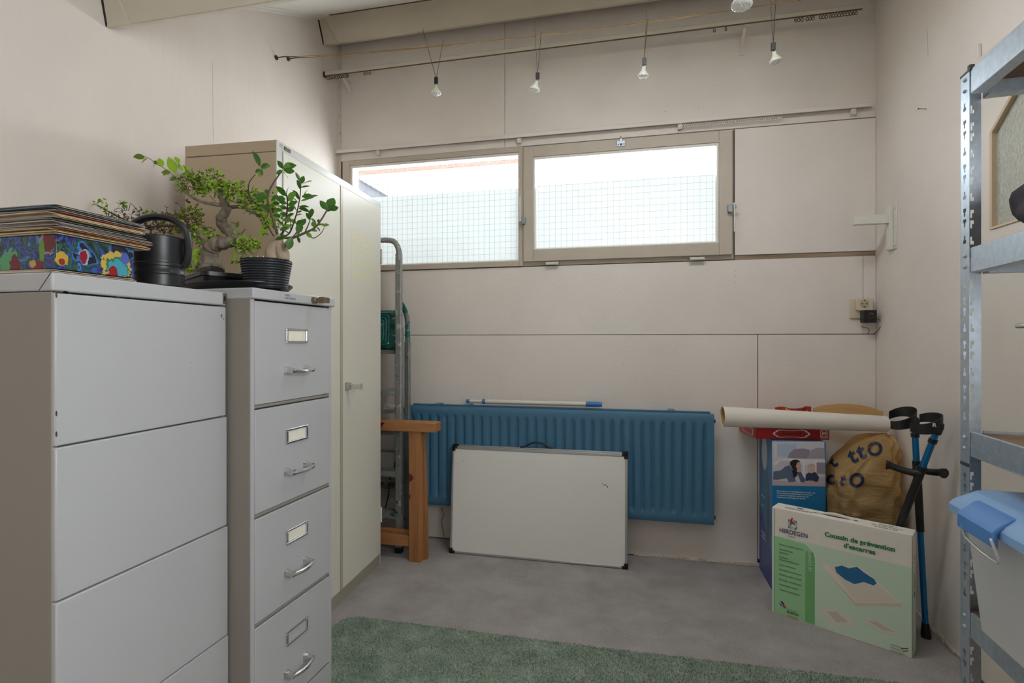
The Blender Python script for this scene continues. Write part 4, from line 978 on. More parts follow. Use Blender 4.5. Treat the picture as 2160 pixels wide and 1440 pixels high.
decal('side_figure', [[(cd*.62, .16), (cd*.80, .18), (cd*.80, .44), (cd*.66, .56)]], FS, mat('grey_figure_print', (88, 92, 96), .4), cb, .0005)
for a, b_, L_ in ((.05, .40, .06), (.05, .35, .045), (.04, .21, .09), (.05, .19, .08)):
    decal('side_text', [rect(a, a+L_, b_, b_+.006)], FS, WHT, cb, .0007)
# ---- red game box lying on it
gb = thing('game_box', 'flat red game box with a white scrolled frame on the blue carton', 'game box', (.582, 2.789, chh+.001), math.radians(8))
RED = mat('game_red', (176, 22, 30), .3, var=.02, vscale=8)
gw, gd, gh = .343, .235, .053
BX(0, gw, 0, gd, 0, gh).build('lid', RED, gb, bevel=.0015)
FG = frame((0, 0, 0), (1, 0, 0), (0, 0, 1)); CRM = mat('cream_print', (236, 222, 206), .4)
def outline(poly, wd):
    n = len(poly); return [[poly[i], poly[(i+1) % n], (poly[(i+1) % n][0]*(1-wd)+wd*sum(p[0] for p in poly)/n, poly[(i+1) % n][1]*(1-wd)+wd*sum(p[1] for p in poly)/n), (poly[i][0]*(1-wd)+wd*sum(p[0] for p in poly)/n, poly[i][1]*(1-wd)+wd*sum(p[1] for p in poly)/n)] for i in range(n)]
cart = []
for k in range(40):
    a = 2*math.pi*k/40; rr_ = 1+.07*math.cos(8*a); ex = .55
    c_, s_ = math.cos(a), math.sin(a); cart.append((.168+.082*math.copysign(abs(c_)**ex, c_)*rr_, .027+.0185*math.copysign(abs(s_)**ex, s_)*(1+.10*math.cos(6*a))))
decal('scroll_frame', outline(cart, .12), FG, CRM, gb, .0006)
text_obj('lettering', 'mon 620 x 98', .016, FG @ Matrix.Translation((.168, .022, .0005)), mat('dark_red_ink', (30, 16, 20), .4), gb, 'CENTER', bold=.0002)
decal('logo', outline(rrect(.302, .337, .008, .049, .006), .14), FG, CRM, gb, .0006)
decal('logo', [rect(.309, .3125, .014, .043), rect(.3265, .330, .014, .043), rect(.3125, .3265, .027, .031), rect(.314, .318, .031, .037), rect(.321, .325, .031, .037), rect(.3175, .3215, .014, .019)], FG, CRM, gb, .0006)
FGS = frame((0, gd, 0), (0, -1, 0), (0, 0, 1)); decal('scroll_frame', outline(rrect(.05, .20, .010, .044, .012), .10), FGS, CRM, gb, .0006)
# ---- sweet packet behind the roll
sp = thing('sweet_packet', 'small red and yellow packet standing on the game box', 'packet', (.795, 2.963, chh+gh+.002), math.radians(2))
mb = MB(); n = 14; vs = []
for i in range(n+1):
    u = i/n; x = -.085+.17*u; th = .014*(math.sin(math.pi*min(1, u*1.15+.02))**.5 if u < .86 else .35); zt = .082+.004*math.sin(9*u)+(.006 if u > .85 else 0)
    vs += [(x, -th, .002), (x, th, .002), (x, th*.7, zt), (x, -th*.7, zt)]
fs = [(3, 2, 1, 0), tuple(4*n+k for k in range(4))]
for i in range(n):
    a, b_ = 4*i, 4*i+4
    for k in range(4): l = (k+1) % 4; fs.append((a+k, a+l, b_+l, b_+k))
mb.add(vs, fs); mb.build('packet', speckle('packet_print', (166, 40, 34), (226, 178, 70), 42, .60, .35, 0., [((222, 206, 190), 60, .66), ((96, 20, 24), 30, .64)]), sp, smooth=40)
# ---- rolled paper
q0 = Vector((.426, 2.765, .8315)); q1 = Vector((1.160, 2.825, .812))
ro = thing('paper_roll', 'long white paper roll lying across the game box and carrier bag', 'paper roll', (q0+q1)/2)
ctr = (q0+q1)/2; mb = MB(); ax = (q1-q0).normalized(); up = Vector((0, 0, 1)); sd = ax.cross(up).normalized(); n = 40; m_ = 16; vs = []; fs = []
for i in range(m_+1):
    u = i/m_; c = q0.lerp(q1, u)-ctr; r = .051+(.038-.051)*u
    for inner in (0, 1):
        for k in range(n+6):
            a = -.9+2*math.pi*k/n; rr_ = r*(1-.05*(k/n))*(.96 if inner else 1)+.0006*math.sin(u*40+k)*(k % 7 == 0)
            vs.append(c+sd*math.cos(a)*rr_+up*math.sin(a)*rr_)
w2_ = n+6
for i in range(m_):
    for k in range(w2_-1):
        a = i*2*w2_+k; b_ = (i+1)*2*w2_+k; fs += [(a, a+1, b_+1, b_), (a+w2_, b_+w2_, b_+w2_+1, a+w2_+1)]
    a = i*2*w2_; b_ = (i+1)*2*w2_; fs += [(a, b_, b_+w2_, a+w2_), (a+w2_-1, a+2*w2_-1, b_+2*w2_-1, b_+w2_-1)]
for e in (0, m_):
    for k in range(w2_-1): a = e*2*w2_+k; fs.append((a, a+1, a+1+w2_, a+w2_))
mb.add(vs, fs); mb.build('sheet', mat('white_wrapping_paper', (224, 216, 206), .6, var=.02, vscale=12, bump=.12, bscale=30), ro, smooth=50)
mb = MB(); cc = q0-ctr+ax*.004
vs = []; fs = []
for i in range(2):
    for k in range(n): a = 2*math.pi*k/n; vs.append(cc+ax*(.20*i)+(sd*math.cos(a)+up*math.sin(a))*.0445)
for k in range(n): fs.append((k, (k+1) % n, n+(k+1) % n, n+k))
mb.add(vs, fs); mb.build('lining', mat('yellow_lining', (206, 170, 96), .6), ro, smooth=50)
# ---- carrier bag
BAGM = bpy.data.materials.new('thin_carrier_plastic'); BAGM.use_nodes = True; nt = BAGM.node_tree; N = nt.nodes; K = nt.links; b = N['Principled BSDF']
b.inputs['Base Color'].default_value = (*lin((230, 194, 134)), 1); b.inputs['Roughness'].default_value = .33
tr_ = N.new('ShaderNodeBsdfTranslucent'); tr_.inputs[0].default_value = (*lin((214, 164, 88)), 1); m1 = N.new('ShaderNodeMixShader'); m1.inputs[0].default_value = .3
K.new(b.outputs[0], m1.inputs[1]); K.new(tr_.outputs[0], m1.inputs[2]); tp = N.new('ShaderNodeBsdfTransparent'); tp.inputs[0].default_value = (.95, .82, .6, 1)
m2 = N.new('ShaderNodeMixShader'); m2.inputs[0].default_value = .46; K.new(m1.outputs[0], m2.inputs[1]); K.new(tp.outputs[0], m2.inputs[2]); K.new(m2.outputs[0], N['Material Output'].inputs[0])
nz = N.new('ShaderNodeTexNoise'); nz.inputs['Scale'].default_value = 22; nz.inputs['Detail'].default_value = 5; nz.inputs['Distortion'].default_value = 1.2
tcx = N.new('ShaderNodeTexCoord'); mpx = N.new('ShaderNodeMapping'); mpx.inputs['Rotation'].default_value = (0, .5, 0); mpx.inputs['Scale'].default_value = (.5, .5, 1.6); K.new(tcx.outputs['Object'], mpx.inputs[0]); K.new(mpx.outputs[0], nz.inputs['Vector'])
bpn = N.new('ShaderNodeBump'); bpn.inputs['Strength'].default_value = .9; bpn.inputs['Distance'].default_value = .012; K.new(nz.outputs[0], bpn.inputs['Height']); K.new(bpn.outputs[0], b.inputs['Normal'])
bgc = Vector((1.04, 2.80, 0))
ba = thing('carrier_bag', 'crumpled yellow-brown carrier bag with dark blue letters in the corner', 'bag', bgc)
LVB = [(0, -.13, .130, -.15, .17), (.05, -.142, .138, -.165, .185), (.20, -.145, .14, -.17, .19), (.38, -.147, .142, -.168, .19), (.48, -.148, .142, -.16, .19), (.55, -.142, .142, -.145, .185), (.62, -.10, .142, -.125, .175), (.68, -.045, .142, -.11, .16), (.72, -.005, .140, -.09, .14), (.745, .03, .138, -.065, .10), (.757, .055, .135, -.04, .05), (.763, .08, .125, -.02, .01)]
n = 72; mb = MB(); vs = []; fs = []; rows = []
random.seed(8)
for i in range(len(LVB)-1):
    for s_ in range(5): u = s_/5; rows.append(tuple(LVB[i][k]*(1-u)+LVB[i+1][k]*u for k in range(5)))
rows.append(LVB[-1])
for i, (zz, x0, x1, y0, y1) in enumerate(rows):
    cx, cy, hx, hy = (x0+x1)/2, (y0+y1)/2, (x1-x0)/2, (y1-y0)/2
    for k in range(n):
        a = 2*math.pi*k/n; c_, s_ = math.cos(a), math.sin(a); e = .55
        wr_ = .006*math.sin(7*a+zz*26+1.3*math.sin(3*a))+.004*math.sin(13*a-zz*44)+(.006*math.sin(5*a+zz*60) if zz > .45 else .002*math.sin(3*a+zz*90))
        if zz < .03: wr_ *= .3
        x = cx+math.copysign(abs(c_)**e, c_)*(hx-.004+wr_); y = cy+math.copysign(abs(s_)**e, s_)*(hy+wr_)
        vs.append((min(x, XR-.006-bgc.x), min(y, YB-.012-bgc.y), max(.002, zz+.008*math.sin(4*a+zz*12)*(zz > .4))))
for i in range(len(rows)-1):
    for k in range(n): l = (k+1) % n; fs.append((i*n+k, i*n+l, (i+1)*n+l, (i+1)*n+k))
fs.append(tuple(range(n))[::-1]); fs.append(tuple((len(rows)-1)*n+k for k in range(n)))
mb.add(vs, fs); BAGMB = mb
bago = mb.build('bag', BAGM, ba, smooth=75)
mb = MB(); nr = [i for i, r_ in enumerate(rows) if r_[0] <= .52]; vs2 = []; fs2 = []
for i in nr:
    zz, x0, x1, y0, y1 = rows[i]; cx, cy = (x0+x1)/2, (y0+y1)/2
    for k in range(n):
        v = vs[i*n+k]; vs2.append((cx+(v[0]-cx)*.93, cy+(v[1]-cy)*.94, .008+v[2]*.97))
for i in range(len(nr)-1):
    for k in range(n): l = (k+1) % n; fs2.append((i*n+k, i*n+l, (i+1)*n+l, (i+1)*n+k))
fs2 += [tuple(range(n))[::-1], tuple((len(nr)-1)*n+k for k in range(n))]
mb.add(vs2, fs2); mb.build('contents', mat('dark_brown_contents', (70, 50, 36), .8, var=.2, vscale=12), ba, smooth=60)
mb = MB(); vs = []; fs = []; n2 = 24       # loose handle flap lying along the wall
for i in range(n2+1):
    u = i/n2; a0 = Vector((.895, 2.99, .845)).lerp(Vector((1.185, 2.93, .850)), u)-bgc; hgt = .012+.030*math.sin(math.pi*min(1, u*1.05))**.7
    vs += [a0+Vector((0, .006*math.sin(12*u), -.03)), a0+Vector((0, -.008+.004*math.sin(17*u), hgt)), a0+Vector((0, -.016+.005*math.sin(15*u), -.02))]
for i in range(n2): a = 3*i; fs += [(a, a+3, a+4, a+1), (a+1, a+4, a+5, a+2)]
mb.add(vs, fs); mb.build('handle_flap', BAGM, ba, smooth=70)
bvh = BVHTree.FromPolygons([Vector(v)+bgc for v in BAGMB.v], BAGMB.f)
NAVY = mat('navy_print', (22, 40, 72), .5)
def bag_text(ch, cx, cy, size, ang, sxx=1.):
    cu = bpy.data.curves.new('t', 'FONT'); cu.body = ch; cu.size = size; cu.align_x = 'CENTER'; cu.align_y = 'CENTER'; cu.offset = size*.035; cu.resolution_u = 6
    tmp = bpy.data.objects.new('tmp', cu); me = bpy.data.meshes.new_from_object(tmp); bpy.data.objects.remove(tmp); bpy.data.curves.remove(cu)
    bm = bmesh.new(); bm.from_mesh(me); bmesh.ops.triangulate(bm, faces=bm.faces)
    for _ in range(2): bmesh.ops.subdivide_edges(bm, edges=[e for e in bm.edges if e.calc_length() > size*.12], cuts=1)
    bmesh.ops.triangulate(bm, faces=bm.faces)
    c_, s_ = math.cos(ang), math.sin(ang)
    for v in bm.verts:
        x, y = v.co.x*sxx, v.co.y; d = ray(cx+x*c_+y*s_, cy+x*s_-y*c_).normalized(); h = bvh.ray_cast(O, d)
        pt_ = h[0]-d*.004 if h[0] else P(cx, cy, 2.5)
        v.co = pt_-bgc
    bm.to_mesh(me); bm.free(); me.name = 'lettering'; me.materials.clear(); me.materials.append(NAVY)
    o = bpy.data.objects.new('lettering', me); COL.objects.link(o); o.parent = ba
for ch, cx, cy, sz, an in (('t', 1798, 962, 46, -.45), ('t', 1816, 953, 46, -.35), ('O', 1846, 948, 40, -.25), ('t', 1756, 975, 36, -.75), ('c', 1752, 1008, 40, .1), ('t', 1778, 1012, 32, .5), ('O', 1808, 1014, 40, -.5)):
    bag_text(ch, cx, cy, sz, an)
# ---- crutches
CRB = mat('blue_anodised_aluminium', (36, 124, 186), .28, .75)
def crutch(p0, p1, grip, cuffdir, label, letter):
    p0 = Vector(p0); p1 = Vector(p1); d = p1-p0; L_ = d.length; d.normalize()
    t = thing('forearm_crutch', label, 'crutch', p0, 0, 'forearm crutches')
    def at(z_): return d*(z_/d.z)
    MB().tube([at(.035), at(.46)], .0105, 14).build('lower_tube', CRB, t, smooth=40)
    MB().tube([at(.43), at(.60), at(.715)], [.0135, .0145, .0150], 14).build('sleeve', BLACK, t, smooth=40)
    MB().tube([at(.705), at(.866)], .0115, 14).build('upper_tube', CRB, t, smooth=40)
    MB().tube([at(.812), at(.828)], .0148, 14).build('clip_collar', BLACK, t, smooth=40)
    mb = MB(); mb.tube([at(.0), at(.012), at(.05), at(.058)], [.018, .018, .0135, .0125], 14); mb.build('rubber_tip', BLACK, t, smooth=40)
    g = Vector(grip); gl = g.length; gd_ = g.normalized(); s0 = at(.70)
    MB().tube(smooth_path([s0-Vector((0, 0, .012)), s0+gd_*.03-Vector((0, 0, .014)), s0+gd_*gl*.55-Vector((0, 0, .010)), s0+gd_*gl*.88+Vector((0, 0, .0)), s0+gd_*gl+Vector((0, 0, .001))], 5), [.013+.0035*(abs(i-10)/10)**2+(.003 if i > 15 else 0) for i in range(21)], 12).build('grip', BLACK, t, smooth=45)
    cd_ = Vector(cuffdir).normalized(); s_ = Vector((0, 0, 1)).cross(cd_)
    c0 = at(.886)+cd_*.045; vs = []; fs = []; nn = 26
    for i in range(nn+1):
        a = math.radians(180-132+264*i/nn); rr_ = .050; hh = .017+.017*(1-abs(i/nn-.5)*1.5)
        base = c0+(cd_*math.cos(a)*1.05+s_*math.sin(a)*.95)*rr_
        o_ = (cd_*math.cos(a)+s_*math.sin(a))*.004
        zz = .012*math.cos(a)+.42*((cd_*math.cos(a)+s_*math.sin(a))*rr_).dot(Vector((-.43, -.90, 0)))
        vs += [base-o_*.5+Vector((0, 0, -hh*.8-zz)), base+o_*.5+Vector((0, 0, -hh*.8-zz)), base+o_*.5+Vector((0, 0, hh*.7-zz)), base-o_*.5+Vector((0, 0, hh*.7-zz))]
    for i in range(nn):
        a, b_ = 4*i, 4*i+4
        for k in range(4): l = (k+1) % 4; fs.append((a+k, a+l, b_+l, b_+k))
    fs += [(0, 1, 2, 3), tuple(4*nn+k for k in (3, 2, 1, 0))]
    mb = MB().add(vs, fs); mb.tube([at(.850), at(.878), at(.892)], [.017, .018, .014], 12)
    mb.build('cuff', BLACK, t, smooth=40)
    return t, at
c1, at1 = crutch((.945, 2.530, 0), (1.126, 2.322, .87), (-.10, .05, .004), (-.45, .5, 0), 'blue forearm crutch with marked cuff and CE label, leaning in front of the other', 'R')
c2, at2 = crutch((1.158, 2.472, 0), (1.112, 2.462, .87), (.035, -.125, -.004), (-.9, .3, 0), 'blue forearm crutch standing against the wall with its cuff turned to the bag', '')
vn = (O-(Vector((.945, 2.530, 0))+at1(.4))).normalized(); uu = Vector((0, 0, 1)).cross(vn).normalized(); vv = at1(1.).normalized()
Fc = frame(at1(.395)+vn*.0108, uu, vv-uu*vv.dot(uu)); Fc = frame(at1(.395)+vn*.0108, uu, (vv-vn*vv.dot(vn)))
decal('label', [rect(-.0075, .0075, -.03, .042)], Fc, BLACK, c1, .0012, .0012)
text_obj('lettering', 'CE', .011, Fc @ Matrix.Translation((0, -.022, .0014)), WHT, c1, 'CENTER', bold=.0003)
decal('label_stripe', [rect(-.006, .006, -.040, -.031)], Fc, WHT, c1, .0012, .0012)
decal('label_mark', [rect(-.001, .0012, -.005, .026)], Fc, mat('orange_print', (196, 120, 60), .5), c1, .0016, .0004)
text_obj('lettering', 'R', .020, frame(at1(.886)+Vector((-.45, .5, 0)).normalized()*.045+Vector((-.43, -.9, 0))*.051+Vector((.024, -.012, -.006)), uu, Vector((0, 0, 1))), WHT, c1, 'CENTER', bold=.0005)

# ---- cushion carton in front
hb = thing('cushion_carton', 'white and green cushion carton with green French title on the floor', 'carton', (.600, 2.552, 0), math.atan2(2.294-2.552, 1.031-.600))
HW, HTK, HH = .502, .086, .466
CARD = mat('ribbed_white_card', (240, 232, 222), .6, var=.02, vscale=10)
_n = CARD.node_tree; wv = _n.nodes.new('ShaderNodeTexWave'); wv.bands_direction = 'Z'; wv.inputs['Scale'].default_value = 70
_t = _n.nodes.new('ShaderNodeTexCoord'); _n.links.new(_t.outputs['Object'], wv.inputs['Vector']); _bp = _n.nodes.new('ShaderNodeBump'); _bp.inputs['Strength'].default_value = .12; _bp.inputs['Distance'].default_value = .002
_n.links.new(wv.outputs[0], _bp.inputs['Height']); _n.links.new(_bp.outputs[0], _n.nodes['Principled BSDF'].inputs['Normal'])
BX(0, HW, 0, HTK, 0, HH).build('carton', CARD, hb, bevel=.002)
hM = Matrix.Translation((.600, 2.552, 0)) @ Matrix.Rotation(math.atan2(2.294-2.552, 1.031-.600), 4, 'Z'); hI = hM.inverted()
def h8(zx, zy):
    """crop at (1560,1020), 3.4283x -> (a,b) on the carton front"""
    d = hI.to_3x3() @ ray(1560+zx*.2917, 1020+zy*.2917); o = hI @ O; t = -o.y/d.y; q = o+d*t; return (q.x, q.z)
def H8(*p): return [h8(*q) for q in p]
FH_ = frame((0, 0, 0), (1, 0, 0), (0, 0, 1)); hi = [0]
def hp(rgb, poly, nm='print'):
    hi[0] += 1; return decal(nm, [poly] if not isinstance(poly[0], list) else poly, FH_, mat('card_ink_%d_%d_%d' % rgb, rgb, .5), hb, .0003+.00008*hi[0], .0002)
al = h8(250, 375)[0]; bm_ = h8(500, 430)[1]
hp((208, 228, 206), [(.0, .004), (HW-.003, .004), (HW-.003, h8(1250, 610)[1]), (h8(545, 440)[0], h8(545, 437)[1]), (0, h8(235, 372)[1])])
st = h8(475, 500)[0]; sr = h8(545, 600)[0]
gt = h8(300, 385)[1]
hp((160, 212, 158), [(.011, .004), (sr, .004), (sr, gt-.055), (sr-.006, gt-.035), (sr-.02, gt-.022), (st, gt-.006), (.011, gt)])
hp((118, 184, 116), [(st, .004), (sr, .004), (sr, gt-.055), (sr-.006, gt-.035), (sr-.018, gt-.024), (st+.004, gt-.035), (st, gt-.05)])
hp((60, 52, 48), [rect(.0095, .0110, .002, HH-.004), rect(HW-.0025, HW-.001, .002, HH-.004)], 'fold_line')
hp((236, 226, 208), H8((600, 575), (870, 600), (1175, 860), (1170, 888), (860, 890), (830, 870), (605, 615)))
hp((216, 204, 188), H8((605, 605), (840, 860), (1175, 862), (1170, 888), (840, 885)))
hp((228, 218, 202), H8((640, 585), (860, 605), (1140, 852), (850, 855)))
hp((40, 110, 160), H8((690, 600), (740, 590), (790, 610), (850, 600), (900, 640), (975, 690), (992, 720), (970, 735), (900, 710), (830, 725), (760, 690), (700, 640)))
hp((228, 220, 206), H8((595, 900), (700, 905), (830, 1000), (825, 1030), (690, 1025), (660, 1010), (595, 925)))
hp((208, 200, 186), H8((630, 920), (700, 922), (790, 1000), (700, 1000)))
hp((226, 220, 208), H8((892, 975), (1000, 985), (1168, 1085), (1165, 1100), (1030, 1075), (895, 995)))
hp((206, 198, 184), H8((930, 990), (1000, 998), (1120, 1070), (1040, 1060)))
INKG = mat('green_title_ink', (40, 130, 80), .5); INKB = mat('blue_logo_ink', (56, 66, 120), .5); INKD = mat('dark_green_ink', (70, 100, 74), .5)
def ht(tx, zx, zy, zx2, size, m, al_='LEFT', sx=1., bold=0., off=.0018):
    a, b_ = h8(zx, zy); return text_obj('lettering', tx, size, FH_ @ Matrix.Translation((a, b_, off)), m, hb, al_, sx=sx, bold=bold)
ht('HERDEGEN', 287, 345, 0, .026, INKB, sx=.86, bold=.0003); ht('PARIS', 350, 382, 0, .010, mat('grey_ink', (150, 140, 132), .5), sx=1.15)
ht('Coussin de prévention', 615, 376, 0, .0262, INKG, sx=1.0, bold=.0009); ht('d\'escarres', 752, 458, 0, .0262, INKG, sx=1.02, bold=.0009)
for i, (zy, tx) in enumerate(((440, 'Pressure relief cushions'), (475, 'Antidekubitus'), (497, 'Sitzkissen'), (530, 'Poduszka'), (548, 'przeciwodleżynowa'), (585, 'Cojin antiescaras'), (620, 'Almofada Anti-Escaras'), (656, 'Felfekvés elleni párnák'), (693, 'Almofada Anti-Escaras'), (728, 'Antidekubit polster'), (765, 'Cuscino antidecubito'))):
    ht(tx, 287, zy, 0, .0098, INKD)
a, b_ = h8(520, 632); text_obj('lettering', 'LE CONFORT', .0165, FH_ @ Matrix.Translation((a, b_, .0018)) @ Matrix.Rotation(math.pi/2, 4, 'Z'), WHT, hb, bold=.0001)
la, lb = h8(383, 292)    # logo: green corner square, white ring, red flame
hp((64, 120, 100), [rect(la-.017, la+.017, lb-.020, lb+.018)], 'logo'); hp((224, 218, 210), ell(la, lb-.001, .0165, .0185), 'logo'); hp((70, 130, 150), ell(la, lb-.001, .0125, .0145), 'logo')
hp((224, 218, 210), ell(la+.003, lb-.007, .009, .007), 'logo'); hp((190, 50, 44), [(la-.012, lb+.004), (la-.004, lb+.027), (la+.002, lb+.028), (la+.0, lb+.014), (la+.012, lb+.003), (la+.006, lb+.002)], 'logo')
la, lb = h8(310, 872); hp((40, 70, 130), ell(la-.002, lb+.003, .0095, .0105), 'logo'); hp((200, 196, 190), [(la-.012, lb+.008), (la-.008, lb+.011), (la+.006, lb-.006), (la+.003, lb-.008)], 'logo'); hp((198, 74, 44), ell(la+.009, lb-.007, .0065, .0065), 'logo')
ht('ACTEUR DE LA', 342, 905, 0, .006, INKD, off=.0022); ht('SILVER ECO', 342, 928, 0, .0115, INKB, sx=.8, bold=.0003, off=.0022)
a, b_ = h8(342, 955); hp((190, 150, 96), [rect(a, a+.045, b_-.004, b_-.002), rect(a, a+.045, b_, b_+.002), rect(a, a+.045, b_+.004, b_+.006)], 'logo')
for i, tx in enumerate(('CONCEPTION', 'FRANÇAISE', '& INNOVATION')): ht(tx, 1092, 1163+20*i, 0, .0062, INKD, off=.0026)
a, b_ = h8(1170, 1195)
for i, c_ in enumerate(((50, 70, 140), (226, 222, 218), (190, 50, 50))): hp(c_, [(a+.006*i*.3, b_-.0045*i), (a+.022, b_+.011-.0045*i), (a+.022, b_+.0145-.0045*i), (a+.006*i*.3, b_+.0035-.0045*i)], 'logo')
FT_ = frame((0, 0, HH), (1, 0, 0), (0, 1, 0))           # top face
text_obj('lettering', 'HERDEGEN', .026, FT_ @ Matrix.Translation((.045, .022, .0004)), INKB, hb, sx=.82)
decal('logo', [ell(.098, .060, .014, .012)], FT_, mat('logo_grey', (110, 118, 130), .5), hb, .0005)
for i, tx in enumerate(('Coussin', 'de prévention', 'd\'escarres')): text_obj('lettering', tx, .0185, FT_ @ Matrix.Translation((.415, .058-.021*i, .0004)), INKD, hb, 'CENTER')
mb = MB(); q = [(.165, .045, HH+.001), (.18, .045, HH+.002), (.235, .042, HH+.010), (.29, .045, HH+.003), (.305, .045, HH+.001)]
mb.tube(smooth_path(q, 5), .006, 8, sx=.25); mb.build('handle', mat('white_card_handle', (226, 220, 212), .5), hb, smooth=45)
decal('handle_slot', [ell(.163, .045, .013, .005), ell(.308, .045, .011, .0045), ell(.235, .043, .055, .007)], FT_, BLACK, hb, .0004)
FE = frame((HW, 0, 0), (0, 1, 0), (0, 0, 1))
decal('print', [rect(.003, HTK-.002, .004, .33)], FE, mat('card_ink_208_228_206', (208, 228, 206), .5), hb, .0004)
decal('end_text', [rect(.03, .055, .375-.012*i, .378-.012*i) for i in range(3)]+[rect(.03, .06, .30-.011*i, .304-.011*i) for i in range(5)], FE, INKD, hb, .0008)
decal('end_logo', [ell(.045, .228, .010, .012)], FE, INKB, hb, .0008)

# ================================================================== METAL RACK AND WHAT IT HOLDS
RROT = math.radians(-4.4); RO = Vector((.770, 1.489, 0))
rk = thing('metal_rack', 'galvanised boltless shelving rack with keyhole posts along the wall', 'rack', RO, RROT)
RDp, RLn, RHt = .395, .90, 1.835; FLW = .040; TH_ = .0018
SH = [1.835, 1.418, .988, .565, .145]
def flange(name, M):
    """steel strip with real keyhole cut-outs; local u across (0..FLW), z up"""
    us = [0, .0125, .016, .022, .0255, FLW]; holes = []
    z_ = 1.835-.0785; g = 0
    while z_ > .05:
        for off, kind in ((0, 'b'), (-.0405, 't'), (-.066, 't')):
            zz = z_+off
            if zz > .04 and all(not (s_-.075 < zz < s_+.012) for s_ in SH): holes.append((zz, kind))
        z_ -= .1048
    holes.sort(); mb = MB(); z0 = 0.
    def strip(a, b_, skip=None):
        for i in range(5):
            if skip and i in skip: continue
            mb.box(us[i], us[i+1], 0, TH_, a, b_, M)
    for zz, kind in holes:
        lo, hi = zz-.0095, zz+.0095
        if lo <= z0: continue
        strip(z0, lo)
        if kind == 't': strip(lo, zz+.001, (2,)); strip(zz+.001, hi, (1, 2, 3))
        else: strip(lo, zz-.001, (1, 2, 3)); strip(zz-.001, hi, (2,))
        z0 = hi
    strip(z0, RHt); return mb
def post(x, y, fx, fy):
    # front flange lies in the long plane, end flange in the short plane
    Mf = Matrix.Translation((x, y, 0)) @ Matrix(((0, fx, 0, 0), (fy, 0, 0, 0), (0, 0, 1, 0), (0, 0, 0, 1)))
    Me = Matrix.Translation((x, y, 0)) @ Matrix(((fx, 0, 0, 0), (0, fy, 0, 0), (0, 0, 1, 0), (0, 0, 0, 1)))
    mb = flange('f', Mf); m2_ = flange('e', Me); mb.add(m2_.v, m2_.f)
    o = mb.build('post', GALV, rk)
    mb = MB(); mb.box(min(x, x+fx*.045)-.001, max(x, x+fx*.045)+.001, min(y, y+fy*.045)-.001, max(y, y+fy*.045)+.001, RHt-.002, RHt+.003); mb.box(x+fx*.006-.005, x+fx*.006+.005, y+fy*.034-.005, y+fy*.034+.005, RHt, RHt+.014)
    mb.build('post_cap', BLACK, rk); return o
post(0, 0, 1, -1); post(0, -RLn, 1, 1); post(RDp, 0, -1, -1); post(RDp, -RLn, -1, 1)
STUD = MB(); STUD.ball((0, 0, 0), .0045, 8, 5); STM = STUD.mesh('stud'); STM.materials.append(GALV)
MDF = mat('brown_chipboard', (150, 122, 96), .8, var=.12, vscale=60)
for i, zt in enumerate(SH):
    for x0, x1 in ((.002, .006), (RDp-.006, RDp-.002)):
        mb = MB(); y0, y1 = -RLn+.040, -.0405
        mb.box(x0, x1, y0, y1, zt-.055, zt); xi = .030 if x0 < .1 else RDp-.030
        a, b_ = min(xi, x0), max(xi, x1); mb.box(a, b_, y0, y1, zt-.057, zt-.053); mb.box(min(x0, x0+.008), max(x1, x0+.008), y0, y1, zt-.003, zt+.0015)
        mb.build('beam', GALV, rk, bevel=.0015)
    for y0, y1 in ((-.008, -.003), (-RLn+.003, -RLn+.008)):
        mb = MB(); mb.box(.042, RDp-.042, y0, y1, zt-.055, zt); yy = (-.03, -.003) if y0 > -.1 else (-RLn+.003, -RLn+.03); mb.box(.042, RDp-.042, yy[0], yy[1], zt-.057, zt-.053)
        mb.build('end_beam', GALV, rk)
    BX(.010, RDp-.010, -RLn+.012, -.012, zt-.018, zt-.006).build('shelf_board', MDF, rk)
    for k in range(2):
        o = bpy.data.objects.new('stud', STM); COL.objects.link(o); o.parent = rk; o.location = (-.001, -.021, zt-.015-.026*k)
BX(-.0012, .0, -.0395, -.0005, .905, .913).build('post_joint', mat('joint_dark', (70, 80, 92), .5, .5), rk)
# ---- blue lidded storage bin on the fourth shelf
SHZ = .567
bn = thing('storage_bin', 'translucent white storage bin with a blue lid and clip handle on the rack', 'storage bin', (.735, 1.372, SHZ), math.radians(-3))
FROSTP = mat('frosted_polypropylene', (242, 242, 240), .35, var=.02, vscale=4, transl=.4)
def rloft(secs, closed_bottom=True, closed_top=False):
    mb = MB(); n = None; vs = []; fs = []
    for (x0, x1, y0, y1, zz, r) in secs:
        pts_ = rrect(x0, x1, y0, y1, r, 5); n = len(pts_); vs += [(a, b_, zz) for a, b_ in pts_]
    for i in range(len(secs)-1):
        for k in range(n): l = (k+1) % n; fs.append((i*n+k, i*n+l, (i+1)*n+l, (i+1)*n+k))
    if closed_bottom: fs.append(tuple(range(n))[::-1])
    if closed_top: fs.append(tuple((len(secs)-1)*n+k for k in range(n)))
    return mb.add(vs, fs)
BL_ = .50
rloft([(.012, .33, -BL_+.03, -.012, .0, .02), (.004, .335, -BL_+.02, -.004, .006, .022), (-.018, .345, -BL_+.0, .004, .20, .03), (-.026, .352, -BL_-.01, .010, .262, .03), (-.034, .358, -BL_-.012, .013, .264, .03), (-.034, .358, -BL_-.012, .013, .270, .03)]).build('tub', FROSTP, bn, smooth=35)
BLID = mat('sky_blue_polypropylene', (146, 188, 236), .35, var=.02, vscale=6, transl=.12); BLID2 = mat('mid_blue_polypropylene', (84, 142, 214), .35)
